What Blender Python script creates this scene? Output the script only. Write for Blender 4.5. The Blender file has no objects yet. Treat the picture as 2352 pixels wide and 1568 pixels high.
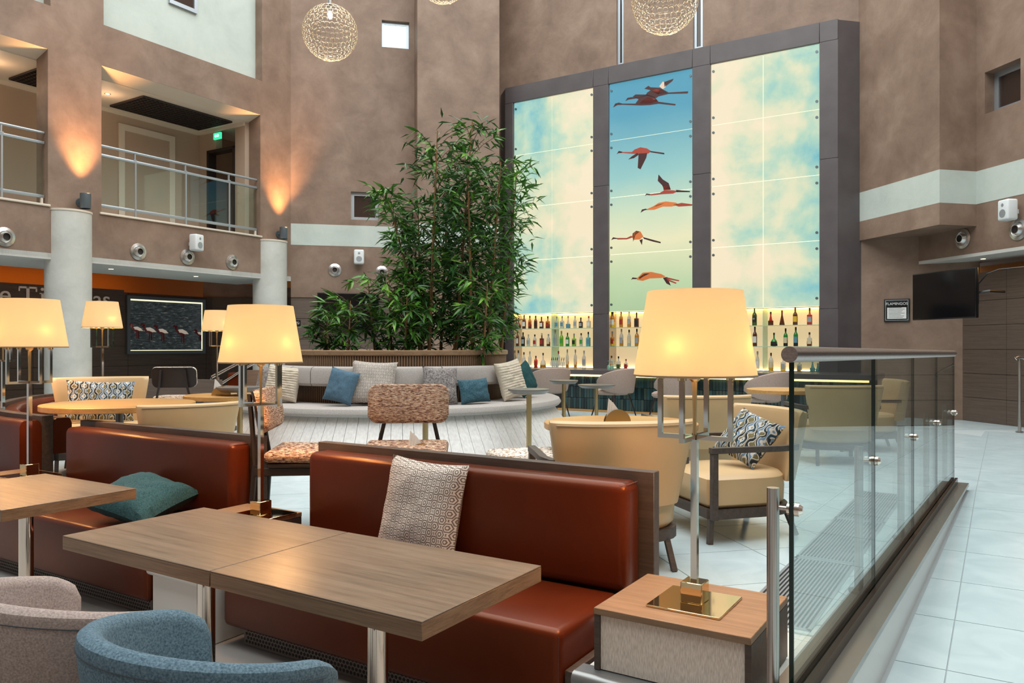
import bpy, bmesh, math, random
from mathutils import Matrix, Vector, noise as mnoise
PI = math.pi
rnd = random.Random(7)
C = bpy.context.scene.collection
scn = bpy.context.scene

# ------------------------------------------------------------------ camera, world, lights
H = 1.55                      # eye height over the lower floor
F, CX, HY = 1800.0, 1176.0, 795.0
cam_d = bpy.data.cameras.new('camera'); cam = bpy.data.objects.new('camera', cam_d); C.objects.link(cam)
cam.location = (0, 0, H); cam.rotation_euler = (PI/2, 0, 0)
cam_d.sensor_width = 36; cam_d.lens = F/2352*36; cam_d.shift_y = 11/2352; cam_d.clip_start = .05
scn.camera = cam
w = bpy.data.worlds.new('world'); scn.world = w; w.use_nodes = True
w.node_tree.nodes['Background'].inputs[0].default_value = (.88, .95, 1, 1)
w.node_tree.nodes['Background'].inputs[1].default_value = .40
vs = scn.view_settings
vs.view_transform = 'Standard'; vs.look = 'None'; vs.gamma = 1; vs.use_curve_mapping = False
vs.exposure = 0.0
def area(name, loc, sx, sy, power, col, rot=(0,0,0)):
    l = bpy.data.lights.new(name, 'AREA'); l.shape = 'RECTANGLE'; l.size = sx; l.size_y = sy
    l.energy = power; l.color = col
    o = bpy.data.objects.new(name, l); C.objects.link(o); o.location = loc; o.rotation_euler = rot
    return o
area('skylight', (1, 6.8, 13.5), 17, 20, 4300, (.93, .97, .96), (0, 0, -.5637))

# ------------------------------------------------------------------ frame of the building
ROT = -math.radians(32.3)
c_, s_ = math.cos(ROT), math.sin(ROT)
E1 = Vector((c_, s_, 0)); E2 = Vector((-s_, c_, 0))          # along the tables / into the depth
D45 = math.radians(45)
E4 = Vector((math.cos(ROT+D45), math.sin(ROT+D45), 0))       # diagonal walls
E3 = Vector((-E4.y, E4.x, 0))
def P(s, t, z=0): return E1*s + E2*t + Vector((0, 0, z))
def at(u, v, Y): return Vector(((u-CX)/F*Y, Y, H-(v-HY)/F*Y))
def gp(u, v, z):
    Y = (H-z)*F/(v-HY); return Vector(((u-CX)/F*Y, Y, z))
def S(u, t):                  # s where the sight line of column u meets the wall t = const
    r = (u-CX)/F; return t*(c_*r+s_)/(c_-s_*r)
def T(u, s):
    r = (u-CX)/F; return s*(c_-s_*r)/(c_*r+s_)
def Zt(u, v, t): return H-(v-HY)/F*P(S(u, t), t).y
def Zs(u, v, s): return H-(v-HY)/F*P(s, T(u, s)).y
MST = Matrix.Rotation(ROT, 4, 'Z')

# ------------------------------------------------------------------ materials
MATS = {}
def newmat(name):
    m = bpy.data.materials.new(name); m.use_nodes = True; nt = m.node_tree
    b = nt.nodes['Principled BSDF']; MATS[name] = m; return m, nt, b
def nd(nt, typ, **k):
    n = nt.nodes.new(typ)
    for a, v in k.items(): setattr(n, a, v)
    return n
def coords(nt, scale=(1,1,1), kind='Object', rot=(0,0,0)):
    tc = nd(nt, 'ShaderNodeTexCoord'); mp = nd(nt, 'ShaderNodeMapping')
    mp.inputs['Scale'].default_value = scale; mp.inputs['Rotation'].default_value = rot
    nt.links.new(tc.outputs[kind], mp.inputs[0]); return mp.outputs[0]
def ramp(nt, fac, stops, interp='LINEAR'):
    r = nd(nt, 'ShaderNodeValToRGB'); cr = r.color_ramp; cr.interpolation = interp
    while len(cr.elements) < len(stops): cr.elements.new(.5)
    for e, (p, c) in zip(cr.elements, stops): e.position = p; e.color = (*c, 1)
    nt.links.new(fac, r.inputs[0]); return r.outputs[0]
def noisef(nt, vec, scale, detail=4, dist=0, rough=.5):
    n = nd(nt, 'ShaderNodeTexNoise'); n.inputs['Scale'].default_value = scale
    n.inputs['Detail'].default_value = detail; n.inputs['Distortion'].default_value = dist
    n.inputs['Roughness'].default_value = rough
    nt.links.new(vec, n.inputs['Vector']); return n.outputs['Fac']
def bumpn(nt, b, fac, strength, dist=.01):
    n = nd(nt, 'ShaderNodeBump'); n.inputs['Strength'].default_value = strength; n.inputs['Distance'].default_value = dist
    nt.links.new(fac, n.inputs['Height']); nt.links.new(n.outputs[0], b.inputs['Normal'])
def mth(nt, op, a, b=None, c=None):
    n = nd(nt, 'ShaderNodeMath', operation=op)
    for i, x in enumerate((a, b, c)):
        if x is None: continue
        if isinstance(x, (int, float)): n.inputs[i].default_value = x
        else: nt.links.new(x, n.inputs[i])
    return n.outputs[0]
def plain(name, col, rough=.5, metal=0, **k):
    m, nt, b = newmat(name); b.inputs['Base Color'].default_value = (*col, 1)
    b.inputs['Roughness'].default_value = rough; b.inputs['Metallic'].default_value = metal
    for a, v in k.items(): b.inputs[a.replace('_', ' ')].default_value = v
    return m
def noisy(name, stops, scale=(1,1,1), ns=4, rough=.5, bump=0, dist=0, detail=4, metal=0, bd=.01, rot=(0,0,0), coat=0, world=False):
    m, nt, b = newmat(name); v = coords(nt, scale, rot=rot)
    f = noisef(nt, v, ns, detail, dist); col = ramp(nt, f, stops)
    nt.links.new(col, b.inputs['Base Color']); b.inputs['Roughness'].default_value = rough
    b.inputs['Metallic'].default_value = metal
    if coat: b.inputs['Coat Weight'].default_value = coat
    if bump: bumpn(nt, b, f, bump, bd)
    return m
def glow(name, col, strength):
    m, nt, b = newmat(name); b.inputs['Base Color'].default_value = (*[x*.5 for x in col], 1)
    b.inputs['Emission Color'].default_value = (*col, 1); b.inputs['Emission Strength'].default_value = strength; return m
def stucco(name, a, b_, c3):
    m, nt, b = newmat(name); v = coords(nt)
    f = noisef(nt, v, 1.5, 9, .25, .66); col = ramp(nt, f, [(.30, a), (.50, b_), (.70, c3)])
    nt.links.new(col, b.inputs['Base Color']); b.inputs['Roughness'].default_value = .62
    f2 = noisef(nt, v, 6, 6, 1, .6); bumpn(nt, b, f2, .18, .02); return m
stucco('brown_stucco', (.168, .106, .073), (.228, .149, .106), (.30, .207, .152))
stucco('white_stucco', (.46, .50, .455), (.51, .56, .51), (.56, .60, .55))
stucco('column_stucco', (.46, .46, .42), (.55, .55, .505), (.63, .63, .575))
def wood(name, a, b_, rough=.45, sc=(1.2, 22, 22), coat=0, rot=(0,0,0)):
    m, nt, b = newmat(name); v = coords(nt, sc, rot=rot)
    f = noisef(nt, v, 1.6, 7, .6, .65); f2 = noisef(nt, v, 9, 3, 0)
    mx = mth(nt, 'MULTIPLY_ADD', f2, .35, mth(nt, 'MULTIPLY', f, .75))
    col = ramp(nt, mx, [(.36, a), (.66, b_)])
    nt.links.new(col, b.inputs['Base Color']); b.inputs['Roughness'].default_value = rough
    b.inputs['Coat Weight'].default_value = coat; bumpn(nt, b, mx, .12, .003); return m
wood('table_wood', (.115, .072, .044), (.215, .148, .098), .33)
wood('table_edge', (.13, .068, .034), (.27, .16, .085), .45, (1.2, 5, 60))
wood('dark_wood', (.042, .028, .021), (.085, .060, .047), .5)
wood('panel_wood', (.075, .050, .036), (.118, .083, .062), .55, (1, 1, 26))
wood('grey_panel_wood', (.085, .058, .044), (.135, .096, .073), .5, (.8, .8, 30))
wood('orange_wood', (.42, .20, .055), (.58, .31, .10), .35, (1.2, 12, 12))
wood('slat_wood', (.10, .055, .028), (.20, .115, .060), .5, (20, 20, 1.2))
wood('end_table_wood', (.17, .10, .055), (.30, .185, .105), .38)
plain('black_wood', (.018, .011, .009), .4)
m, nt, b = newmat('orange_leather'); v = coords(nt); f = noisef(nt, v, 160, 3); f2 = noisef(nt, v, 1.6, 3)
nt.links.new(ramp(nt, f2, [(.3, (.064, .011, .0036)), (.7, (.102, .0175, .0055))]), b.inputs['Base Color'])
b.inputs['Roughness'].default_value = .30; b.inputs['Specular IOR Level'].default_value = .42; b.inputs['Specular Tint'].default_value = (1, .5, .3, 1); bumpn(nt, b, f, .06, .001)
m, nt, b = newmat('cream_leather'); v = coords(nt); f = noisef(nt, v, 120, 3); f2 = noisef(nt, v, 2, 3)
nt.links.new(ramp(nt, f2, [(.3, (.55, .365, .18)), (.7, (.63, .435, .235))]), b.inputs['Base Color'])
b.inputs['Roughness'].default_value = .42; bumpn(nt, b, f, .08, .002)
plain('seam', (.10, .02, .008), .6); plain('cream_seam', (.38, .27, .16), .6)
def fabric(name, a, b_, ns=220, bump=.3, sc=(1,1,1), rough=.95):
    return noisy(name, [(.32, a), (.68, b_)], sc, ns, rough, bump, 0, 3, bd=.003)
fabric('blue_fabric', (.040, .078, .105), (.125, .195, .24), 170)
fabric('beige_fabric', (.24, .185, .165), (.40, .32, .285), 170)
fabric('bar_chair_fabric', (.33, .235, .195), (.46, .345, .29), 150)
fabric('sofa_fabric', (.34, .30, .275), (.48, .44, .41), 160)
fabric('teal_fabric', (.006, .032, .038), (.028, .090, .095), 90, sc=(1, 1, 2.5))
fabric('deep_teal_fabric', (.006, .045, .048), (.014, .085, .085), 90)
fabric('denim_fabric', (.05, .105, .155), (.10, .175, .24), 130)
fabric('navy_fabric', (.012, .05, .075), (.065, .15, .19), 60, sc=(1, 1, 4))
fabric('grey_tweed', (.10, .085, .085), (.36, .32, .30), 60)
fabric('pleat_fabric', (.52, .44, .34), (.64, .56, .45), 80, .1)
fabric('linen_fabric', (.58, .50, .43), (.80, .72, .63), 28, .2, (9, 9, 1.5))
def tweed(name, stops):
    m, nt, b = newmat(name); v = coords(nt, (14, 14, 95)); f = noisef(nt, v, 3.0, 5, .4, .7)
    nt.links.new(ramp(nt, f, stops, 'CONSTANT'), b.inputs['Base Color']); b.inputs['Roughness'].default_value = 1
    bumpn(nt, b, f, .6, .006); return m
tweed('rust_tweed', [(0, (.02, .008, .012)), (.40, (.10, .045, .045)), (.455, (.30, .12, .05)), (.50, (.42, .27, .17)), (.555, (.62, .50, .38)), (.63, (.30, .16, .09))])
tweed('white_tweed', [(0, (.05, .03, .02)), (.42, (.42, .25, .15)), (.48, (.75, .70, .62))])
def patmat(name, kind):
    m, nt, b = newmat(name)
    tc = nd(nt, 'ShaderNodeTexCoord'); sp = nd(nt, 'ShaderNodeSeparateXYZ'); nt.links.new(tc.outputs['Object'], sp.inputs[0])
    X, Z = sp.outputs[0], sp.outputs[2]
    if kind == 'lattice':        # concentric lozenges in an offset lattice
        px, pz = .052, .068
        def cell(ox, oz):
            a = mth(nt, 'ABSOLUTE', mth(nt, 'SUBTRACT', mth(nt, 'FRACT', mth(nt, 'ADD', mth(nt, 'DIVIDE', X, px), 20+ox)), .5))
            c = mth(nt, 'ABSOLUTE', mth(nt, 'SUBTRACT', mth(nt, 'FRACT', mth(nt, 'ADD', mth(nt, 'DIVIDE', Z, pz), 20+oz)), .5))
            return mth(nt, 'MAXIMUM', mth(nt, 'ADD', a, mth(nt, 'MULTIPLY', c, .6)), mth(nt, 'MULTIPLY', c, 1.15))
        d = mth(nt, 'MINIMUM', cell(0, 0), cell(.5, .5))
        s = mth(nt, 'SINE', mth(nt, 'MULTIPLY', d, 33))
        col = ramp(nt, mth(nt, 'MULTIPLY_ADD', s, .5, .5), [(.40, (.17, .125, .10)), (.52, (.64, .58, .52))])
        bumpn(nt, b, s, .1, .001)
    else:                        # ogee waves
        wv = mth(nt, 'MULTIPLY', mth(nt, 'SINE', mth(nt, 'MULTIPLY', Z, 62)), .42)
        xs = mth(nt, 'MULTIPLY', X, 24)
        sg = mth(nt, 'SINE', mth(nt, 'MULTIPLY', mth(nt, 'ADD', xs, .5), PI))
        ph = mth(nt, 'FRACT', mth(nt, 'ADD', mth(nt, 'ADD', xs, mth(nt, 'MULTIPLY', wv, sg)), 20.0))
        ph2 = mth(nt, 'FRACT', mth(nt, 'ADD', mth(nt, 'MULTIPLY', mth(nt, 'ADD', xs, mth(nt, 'MULTIPLY', wv, sg)), .5), 20.0))
        f = noisef(nt, coords(nt, (24, 1, 10)), 1.0, 1)
        c1 = ramp(nt, ph, [(0, (.01, .012, .015)), (.30, (.58, .53, .45)), (.45, (.16, .13, .05)), (.60, (.58, .53, .45)), (.72, (.02, .025, .03))], 'CONSTANT')
        c2 = ramp(nt, ph, [(0, (.55, .50, .42)), (.18, (.13, .22, .34)), (.48, (.58, .53, .45)), (.62, (.012, .045, .065))], 'CONSTANT')
        mx = nd(nt, 'ShaderNodeMix', data_type='RGBA'); nt.links.new(mth(nt, 'GREATER_THAN', f, .5), mx.inputs[0])
        nt.links.new(c1, mx.inputs[6]); nt.links.new(c2, mx.inputs[7]); col = mx.outputs[2]
    nt.links.new(col, b.inputs['Base Color']); b.inputs['Roughness'].default_value = .9
patmat('lattice_fabric', 'lattice'); patmat('wave_fabric', 'wave')
plain('chrome', (.80, .74, .66), .06, 1); plain('brass', (.55, .40, .20), .32, 1); plain('polished_brass', (.80, .62, .36), .05, 1)
noisy('brushed_steel', [(.3, (.42, .38, .35)), (.7, (.62, .57, .53))], (40, 40, 1), 4, .28, metal=1)
noisy('rail_steel', [(.3, (.38, .31, .28)), (.7, (.52, .44, .41))], (1, 40, 40), 4, .33, metal=1)
plain('spun_steel', (.72, .71, .70), .25, 1); plain('black_plastic', (.006, .006, .007), .25); plain('screen_black', (.004, .004, .005), .08)
plain('white_plastic', (.72, .74, .74), .4); plain('aluminium', (.45, .50, .54), .35, .7); plain('grey_metal', (.15, .18, .20), .4, .6)
noisy('frame_metal', [(.3, (.088, .074, .076)), (.7, (.112, .096, .097))], (1,1,1), 3, .42, metal=.15)
plain('soffit_white', (.58, .57, .53), .7); plain('cream_paint', (.44, .33, .245), .7); plain('cream_trim', (.66, .58, .48), .6)
plain('orange_paint', (.75, .26, .03), .6); plain('dark_recess', (.02, .014, .012), .8); plain('dark_grille', (.035, .025, .022), .6)
m, nt, b = newmat('tile_white'); v = coords(nt); f = noisef(nt, v, 3.5, 6, 1.2)
nt.links.new(ramp(nt, f, [(.3, (.47, .575, .60)), (.7, (.56, .665, .69))]), b.inputs['Base Color']); b.inputs['Roughness'].default_value = .22
plain('grout', (.42, .46, .47), .7); plain('low_floor', (.30, .28, .26), .5); plain('marble', (.72, .72, .69), .3); plain('dark_stone', (.17, .16, .14), .16); plain('nosing', (.25, .26, .26), .35, .6)
noisy('white_plank', [(.3, (.60, .57, .55)), (.7, (.74, .72, .69))], (14, 14, 1), 3, .5)
plain('green_tile', (.020, .052, .052), .12); plain('teal_tile', (.030, .070, .075), .12); plain('ink_tile', (.010, .022, .024), .12); plain('olive_tile', (.045, .065, .055), .12)
plain('counter_top', (.095, .080, .080), .22); plain('paper', (.78, .78, .76), .8); plain('soil', (.03, .02, .015), 1)
plain('bamboo_cane', (.26, .13, .045), .45); plain('branch_brown', (.10, .055, .025), .7)
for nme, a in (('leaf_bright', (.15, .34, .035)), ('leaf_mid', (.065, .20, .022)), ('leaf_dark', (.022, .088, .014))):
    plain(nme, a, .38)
m, nt, b = newmat('glass')
nt.nodes.remove(b); out = nt.nodes['Material Output']
lw = nd(nt, 'ShaderNodeLayerWeight'); lw.inputs[0].default_value = .5
fac = mth(nt, 'MULTIPLY_ADD', mth(nt, 'POWER', lw.outputs['Facing'], 4.0), .8, .045)
tr = nd(nt, 'ShaderNodeBsdfTransparent'); tr.inputs[0].default_value = (.90, .965, .95, 1)
gl = nd(nt, 'ShaderNodeBsdfGlossy'); gl.inputs['Roughness'].default_value = .01
mx = nd(nt, 'ShaderNodeMixShader'); nt.links.new(fac, mx.inputs[0]); nt.links.new(tr.outputs[0], mx.inputs[1]); nt.links.new(gl.outputs[0], mx.inputs[2])
nt.links.new(mx.outputs[0], out.inputs[0])
plain('glass_edge', (.004, .018, .014), .1); plain('shelf_glass', (.30, .62, .48), .08, 0, Alpha=.55)
def shade_mat(name, col, em):
    m, nt, b = newmat(name); nt.nodes.remove(b); out = nt.nodes['Material Output']
    t = nd(nt, 'ShaderNodeBsdfTranslucent'); t.inputs[0].default_value = (*col, 1)
    d = nd(nt, 'ShaderNodeBsdfDiffuse'); d.inputs[0].default_value = (.75, .66, .52, 1)
    x = nd(nt, 'ShaderNodeMixShader'); x.inputs[0].default_value = .35
    nt.links.new(t.outputs[0], x.inputs[1]); nt.links.new(d.outputs[0], x.inputs[2])
    e = nd(nt, 'ShaderNodeEmission'); e.inputs[0].default_value = (1, .62, .25, 1); e.inputs[1].default_value = em
    a = nd(nt, 'ShaderNodeAddShader'); nt.links.new(x.outputs[0], a.inputs[0]); nt.links.new(e.outputs[0], a.inputs[1])
    nt.links.new(a.outputs[0], out.inputs[0])
shade_mat('lamp_shade', (.27, .255, .19), .42)
glow('warm_strip', (1, .55, .12), 3.2); glow('exit_green', (.03, .55, .28), 1.6); glow('white_glow', (.9, 1, .95), 1.8)
glow('shelf_back', (1, .76, .44), .60); glow('niche_top_glow', (1, .55, .10), 10); glow('niche_low_glow', (1, .78, .42), 16); glow('spot_disc', (1, .8, .45), 6); glow('bulb_glow', (1, .78, .45), 14); glow('window_lit', (.86, 1, .98), .95)
glow('panel_edge_glow', (1, .93, .60), 1.2)

# ------------------------------------------------------------------ mesh builder
class B:
    def __init__(self, M=None): self.bm = bmesh.new(); self.M = M or Matrix()
    def _x(self, vs, M=None):
        bmesh.ops.transform(self.bm, matrix=(self.M @ M) if M is not None else self.M, verts=vs)
    def rbox(self, cen, size, r=0, seg=3, M=None):
        g = bmesh.ops.create_cube(self.bm, size=1)['verts']
        bmesh.ops.scale(self.bm, vec=size, verts=g)
        if r > 0:
            es = list({e for v in g for e in v.link_edges})
            res = bmesh.ops.bevel(self.bm, geom=es, offset=min(r, min(size)*.49), segments=seg, profile=.5, affect='EDGES')
            g = list({v for f in res['faces'] for v in f.verts} | {v for v in g if v.is_valid})
        bmesh.ops.translate(self.bm, vec=cen, verts=g); self._x(g, M); return self
    def box(self, x0, x1, y0, y1, z0, z1, r=0, seg=2, M=None):
        return self.rbox(((x0+x1)/2, (y0+y1)/2, (z0+z1)/2), (abs(x1-x0), abs(y1-y0), abs(z1-z0)), r, seg, M)
    def cyl(self, p0, p1, r0, r1=None, n=16, M=None):
        p0, p1 = Vector(p0), Vector(p1); d = p1-p0
        g = bmesh.ops.create_cone(self.bm, cap_ends=True, segments=n, radius1=r0, radius2=r0 if r1 is None else r1, depth=d.length)['verts']
        Q = Matrix.Translation((p0+p1)/2) @ d.to_track_quat('Z', 'Y').to_matrix().to_4x4()
        self._x(g, (M @ Q) if M is not None else Q); return self
    def lathe(self, prof, n=24, M=None, cap=True):
        rows = []
        for r, z in prof: rows.append([self.bm.verts.new((r*math.cos(2*PI*i/n), r*math.sin(2*PI*i/n), z)) for i in range(n)])
        for a, b_ in zip(rows, rows[1:]):
            for i in range(n): self.bm.faces.new((a[i], a[(i+1) % n], b_[(i+1) % n], b_[i]))
        if cap:
            self.bm.faces.new(list(reversed(rows[0]))); self.bm.faces.new(rows[-1])
        self._x([v for r in rows for v in r], M); return self
    def tube(self, pts, r, n=8, M=None, square=False):
        pts = [Vector(p) for p in pts]; rows = []
        for i, p in enumerate(pts):
            a = pts[max(i-1, 0)]; c = pts[min(i+1, len(pts)-1)]; d = (c-a).normalized()
            up = Vector((0, 0, 1)) if abs(d.z) < .9 else Vector((1, 0, 0))
            x = d.cross(up).normalized(); y = x.cross(d).normalized()
            rows.append([self.bm.verts.new(p+x*r*math.cos(2*PI*k/n+(PI/4 if square else 0))+y*r*math.sin(2*PI*k/n+(PI/4 if square else 0))) for k in range(n)])
        for a, b_ in zip(rows, rows[1:]):
            for k in range(n): self.bm.faces.new((a[k], a[(k+1) % n], b_[(k+1) % n], b_[k]))
        self.bm.faces.new(list(reversed(rows[0]))); self.bm.faces.new(rows[-1])
        self._x([v for rr in rows for v in rr], M); return self
    def prism(self, poly, z0, z1, M=None):
        lo = [self.bm.verts.new((x, y, z0)) for x, y in poly]; hi = [self.bm.verts.new((x, y, z1)) for x, y in poly]
        n = len(poly); self.bm.faces.new(list(reversed(lo))); self.bm.faces.new(hi)
        for i in range(n): self.bm.faces.new((lo[i], lo[(i+1) % n], hi[(i+1) % n], hi[i]))
        self._x(lo+hi, M); return self
    def rows(self, rows, closed=False, cap=True, M=None):   # sweep of equal-length point rows; each row a closed ring
        R = [[self.bm.verts.new(p) for p in r] for r in rows]
        for a, b_ in zip(R, R[1:]):
            n = len(a)
            for k in range(n): self.bm.faces.new((a[k], a[(k+1) % n], b_[(k+1) % n], b_[k]))
        if cap: self.bm.faces.new(list(reversed(R[0]))); self.bm.faces.new(R[-1])
        self._x([v for r in R for v in r], M); return self
    def mesh(self, name, mat, sharp=38):
        bmesh.ops.recalc_face_normals(self.bm, faces=self.bm.faces)
        sa = math.radians(sharp)
        for e in self.bm.edges:
            e.smooth = len(e.link_faces) == 2 and e.calc_face_angle(0) < sa
        for f in self.bm.faces: f.smooth = True
        me = bpy.data.meshes.new(name); self.bm.to_mesh(me); self.bm.free()
        me.materials.append(MATS[mat] if isinstance(mat, str) else mat); return me
    def build(self, name, mat, parent=None, **k):
        o = bpy.data.objects.new(name, self.mesh(name, mat)); C.objects.link(o)
        if parent: o.parent = parent
        for a, v in k.items(): o[a] = v
        return o
def tag(o, label, cat, group=None, kind=None):
    if label: o['label'] = label
    if cat: o['category'] = cat
    if group: o['group'] = group
    if kind: o['kind'] = kind
    return o
def thing(name, label, cat, loc=(0,0,0), rz=0, group=None, sc=1):
    o = bpy.data.objects.new(name, None); C.objects.link(o); o.location = loc; o.rotation_euler = (0, 0, rz); o.scale = (sc,)*3
    o.empty_display_size = .1
    return tag(o, label, cat, group)
def kids(o): return [x for x in bpy.data.objects if x.parent == o]
def dup(root, loc, rz, label, group=None, sc=None):
    def cp(o, par):
        c = o.copy(); C.objects.link(c); c.parent = par
        for ch in kidmap.get(o.name, []): cp(ch, c)
        return c
    kidmap = {}
    for x in bpy.data.objects:
        if x.parent: kidmap.setdefault(x.parent.name, []).append(x)
    r = cp(root, None); r.location = loc; r.rotation_euler = (0, 0, rz); r['label'] = label
    if sc: r.scale = (sc,)*3
    if group: r['group'] = group
    return r
def struct(name, b_, mat, parent=None):
    o = b_.build(name, mat, parent)
    if not parent: o['kind'] = 'structure'
    return o
def face_to(f): return math.atan2(f[0], -f[1])

# ================================================================== SETTING
# ---- floors
LZ = .35
fl = B(MST)
fl.box(-19, -.55, 3.42, 7.55, LZ-.3, LZ-.008).box(-19, 9.6, 7.55, 18, LZ-.3, LZ-.008)
floor = struct('floor', fl, 'grout')
for (a, b_, t0) in ((-1.34, -.47, 2.60), (-3.99, -3.49, 2.60), (-6.62, -6.07, 2.60)):
    struct('floor', B(MST).box(a, b_, t0, 3.42, .0, LZ-.008), 'marble')
struct('trim_1', B(MST).tube([(-1.36, 2.585, LZ-.03), (-.60, 2.585, LZ-.03)], .03, 12).box(-1.36, -.6, 2.585, 2.66, LZ-.05, LZ-.002), 'nosing')
struct('trim_2', B(MST).tube([(-3.99, 2.585, LZ-.03), (-3.49, 2.585, LZ-.03)], .025, 12), 'marble')
low = struct('floor', B(MST).box(-12, 9, -9, 3.42, -.12, -.004), 'low_floor')
# ramp to the right of the balustrade
TR = 7.55
def rz_(t): return LZ-.05*max(0, TR-t)
def clip(poly, n, d):           # keep n.p <= d
    out = []
    for i, p in enumerate(poly):
        q = poly[(i+1) % len(poly)]; a = n[0]*p[0]+n[1]*p[1]-d; c = n[0]*q[0]+n[1]*q[1]-d
        if a <= 0: out.append(p)
        if a*c < 0:
            k = a/(a-c); out.append((p[0]+(q[0]-p[0])*k, p[1]+(q[1]-p[1])*k))
    return out
def curb_s(t, off): return -.585+(t-2.3)*.0397+off
# lounge tiles: laid on the diagonal
CURB_N = (c_+.0397*0, 0)
def tiles(parent, cu, cv, size, origin, nu, nv, planes, zf, mat, rngs):
    g = .006; n = 0
    for i in range(*nu):
        for j in range(*nv):
            p = []
            for a, b_ in ((0, 0), (1, 0), (1, 1), (0, 1)):
                q = origin+cu*((i+a)*size+(g if a == 0 else -g)*.5)+cv*((j+b_)*size+(g if b_ == 0 else -g)*.5)
                p.append((q.x, q.y))
            for nn, dd in planes:
                p = clip(p, nn, dd)
                if len(p) < 3: break
            if len(p) < 3: continue
            cx = sum(q[0] for q in p)/len(p); cy = sum(q[1] for q in p)/len(p)
            if not rngs(cx, cy): continue
            bb = B(); lo = [bb.bm.verts.new((x, y, zf(x, y)-.008)) for x, y in p]; hi = [bb.bm.verts.new((x, y, zf(x, y))) for x, y in p]
            m_ = len(p); bb.bm.faces.new(hi); bb.bm.faces.new(list(reversed(lo)))
            for k in range(m_): bb.bm.faces.new((lo[k], lo[(k+1) % m_], hi[(k+1) % m_], hi[k]))
            bb.build('floor_tile', mat, parent); n += 1
    return n
e1, e2 = (E1.x, E1.y), (E2.x, E2.y); neg = lambda v: (-v[0], -v[1])
# left side of the curb: s < curb_s(t,-.1)   ->  s - .0397 t < -.585-.0397*2.3-.1
kn = (E1.x-.0397*E2.x, E1.y-.0397*E2.y); kd = -.585-.0397*2.3
vis = lambda x, y: y > 2 and abs(x/y) < .95
nt1 = tiles(floor, E3, E4, .6, Vector((0, 0, 0)), (0, 26), (-8, 14),
      [(neg(e2), -3.42), (kn, kd-.105)], lambda x, y: LZ, 'tile_white', lambda x, y: vis(x, y) and y < 11)
n2 = tiles(floor, E1, E2, .6, P(-.22, TR), (-3, 16), (0, 9), [(neg(kn), -(kd-.105))], lambda x, y: LZ, 'tile_white', lambda x, y: vis(x, y) and y < 11)
far_ = struct('floor', B().box(-14, 12, 11.3, 22, LZ-.008, LZ-.002), 'tile_white')
rb = B(MST)
rb.bm.free(); rb.bm = bmesh.new()
pts = [(-.62, -2), (9, -2), (9, TR), (-.45, TR)]
vv = [rb.bm.verts.new(P(s, t, rz_(t)-.008)) for s, t in pts]+[rb.bm.verts.new(P(s, t, -.4)) for s, t in pts]
rb.bm.faces.new(vv[:4]); rb.bm.faces.new(vv[7:3:-1])
for k in range(4): rb.bm.faces.new((vv[k], vv[4+k], vv[4+(k+1) % 4], vv[(k+1) % 4]))
ramp_f = struct('floor', rb, 'grout')
def zr(x, y): return rz_(E2.x*x+E2.y*y)
tiles(ramp_f, E1, E2, .62, P(-.22, TR), (-1, 8), (-14, 0), [(neg(kn), -(kd+.105))], zr, 'tile_white', lambda x, y: y > .6)
# ---- curb under the glass balustrade
cb = B()
def cpt(t, off, z): return P(curb_s(t, off), t, z)
def strip(bb, t0, t1, o0, o1, z0, z1):
    v = [bb.bm.verts.new(cpt(t, o, z)) for z in (z0, z1) for t, o in ((t0, o0), (t1, o0), (t1, o1), (t0, o1))]
    for f in ((3, 2, 1, 0), (4, 5, 6, 7), (0, 1, 5, 4), (1, 2, 6, 5), (2, 3, 7, 6), (3, 0, 4, 7)): bb.bm.faces.new([v[i] for i in f])
    return bb
strip(cb, 1.2, 7.48, -.08, .085, -.1, .385); curb = struct('trim_3', cb, 'marble')
struct('trim_4', strip(B(), 1.2, 7.56, -.10, .105, .385, .41), 'dark_stone')

# ---- floor grille strip
gr = thing('floor_grille', 'long linear steel floor grille let into the white tiles beside the glass balustrade', 'grille', P(-.86, 3.45, LZ), ROT)
L = 3.6
for k in range(3):
    y0 = k*L/3
    B().box(-.16, -.145, y0, y0+L/3-.02, -.004, .006).box(.145, .16, y0, y0+L/3-.02, -.004, .006).box(-.16, .16, y0, y0+.02, -.004, .006).box(-.16, .16, y0+L/3-.05, y0+L/3-.02, -.004, .006).build('frame', 'aluminium', gr)
    B().box(-.145, .145, y0+.02, y0+L/3-.05, -.004, .001).build('recess', 'dark_recess', gr)
    me = B().box(-.0045, .0045, y0+.02, y0+L/3-.05, .001, .006).mesh('slat', 'aluminium')
    for i in range(15):
        o = bpy.data.objects.new('slat', me); C.objects.link(o); o.parent = gr; o.location = (-.13+i*.0186, 0, 0)

# ---- left wall with the two balconies
SW = -12.6; TK = .34; zc, zo, zw_ = 3.72, 6.17, 6.85
tA1, tB0, tB1 = T(110, SW), T(233, SW), T(598, SW)
tC = T(668, SW)
wl = B(MST)
wl.box(SW-TK, SW, 1.5, tC, 2.91, zc)
wl.box(SW-TK, SW, tA1, tB0, zc, zo); wl.box(SW-TK, SW, tB1, tC, zc, zo)
wl.box(SW-TK, SW, 1.5, tC, zo, zw_)
tw0, tw1 = T(238, SW), T(585+17, SW); ta1 = T(116, SW)
wl.box(SW-TK, SW, ta1, tw0, zw_, 12.5); wl.box(SW-TK, SW, tw1, tC, zw_, 12.5)
wall_left = struct('wall_left', wl, 'brown_stucco')
struct('wall_left', B(MST).box(SW-TK-.1, SW-.2, tw0, tw1, zw_, 12.5).box(SW-TK-.1, SW-.2, 1.5, ta1, zw_, 12.5), 'white_stucco')
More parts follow.
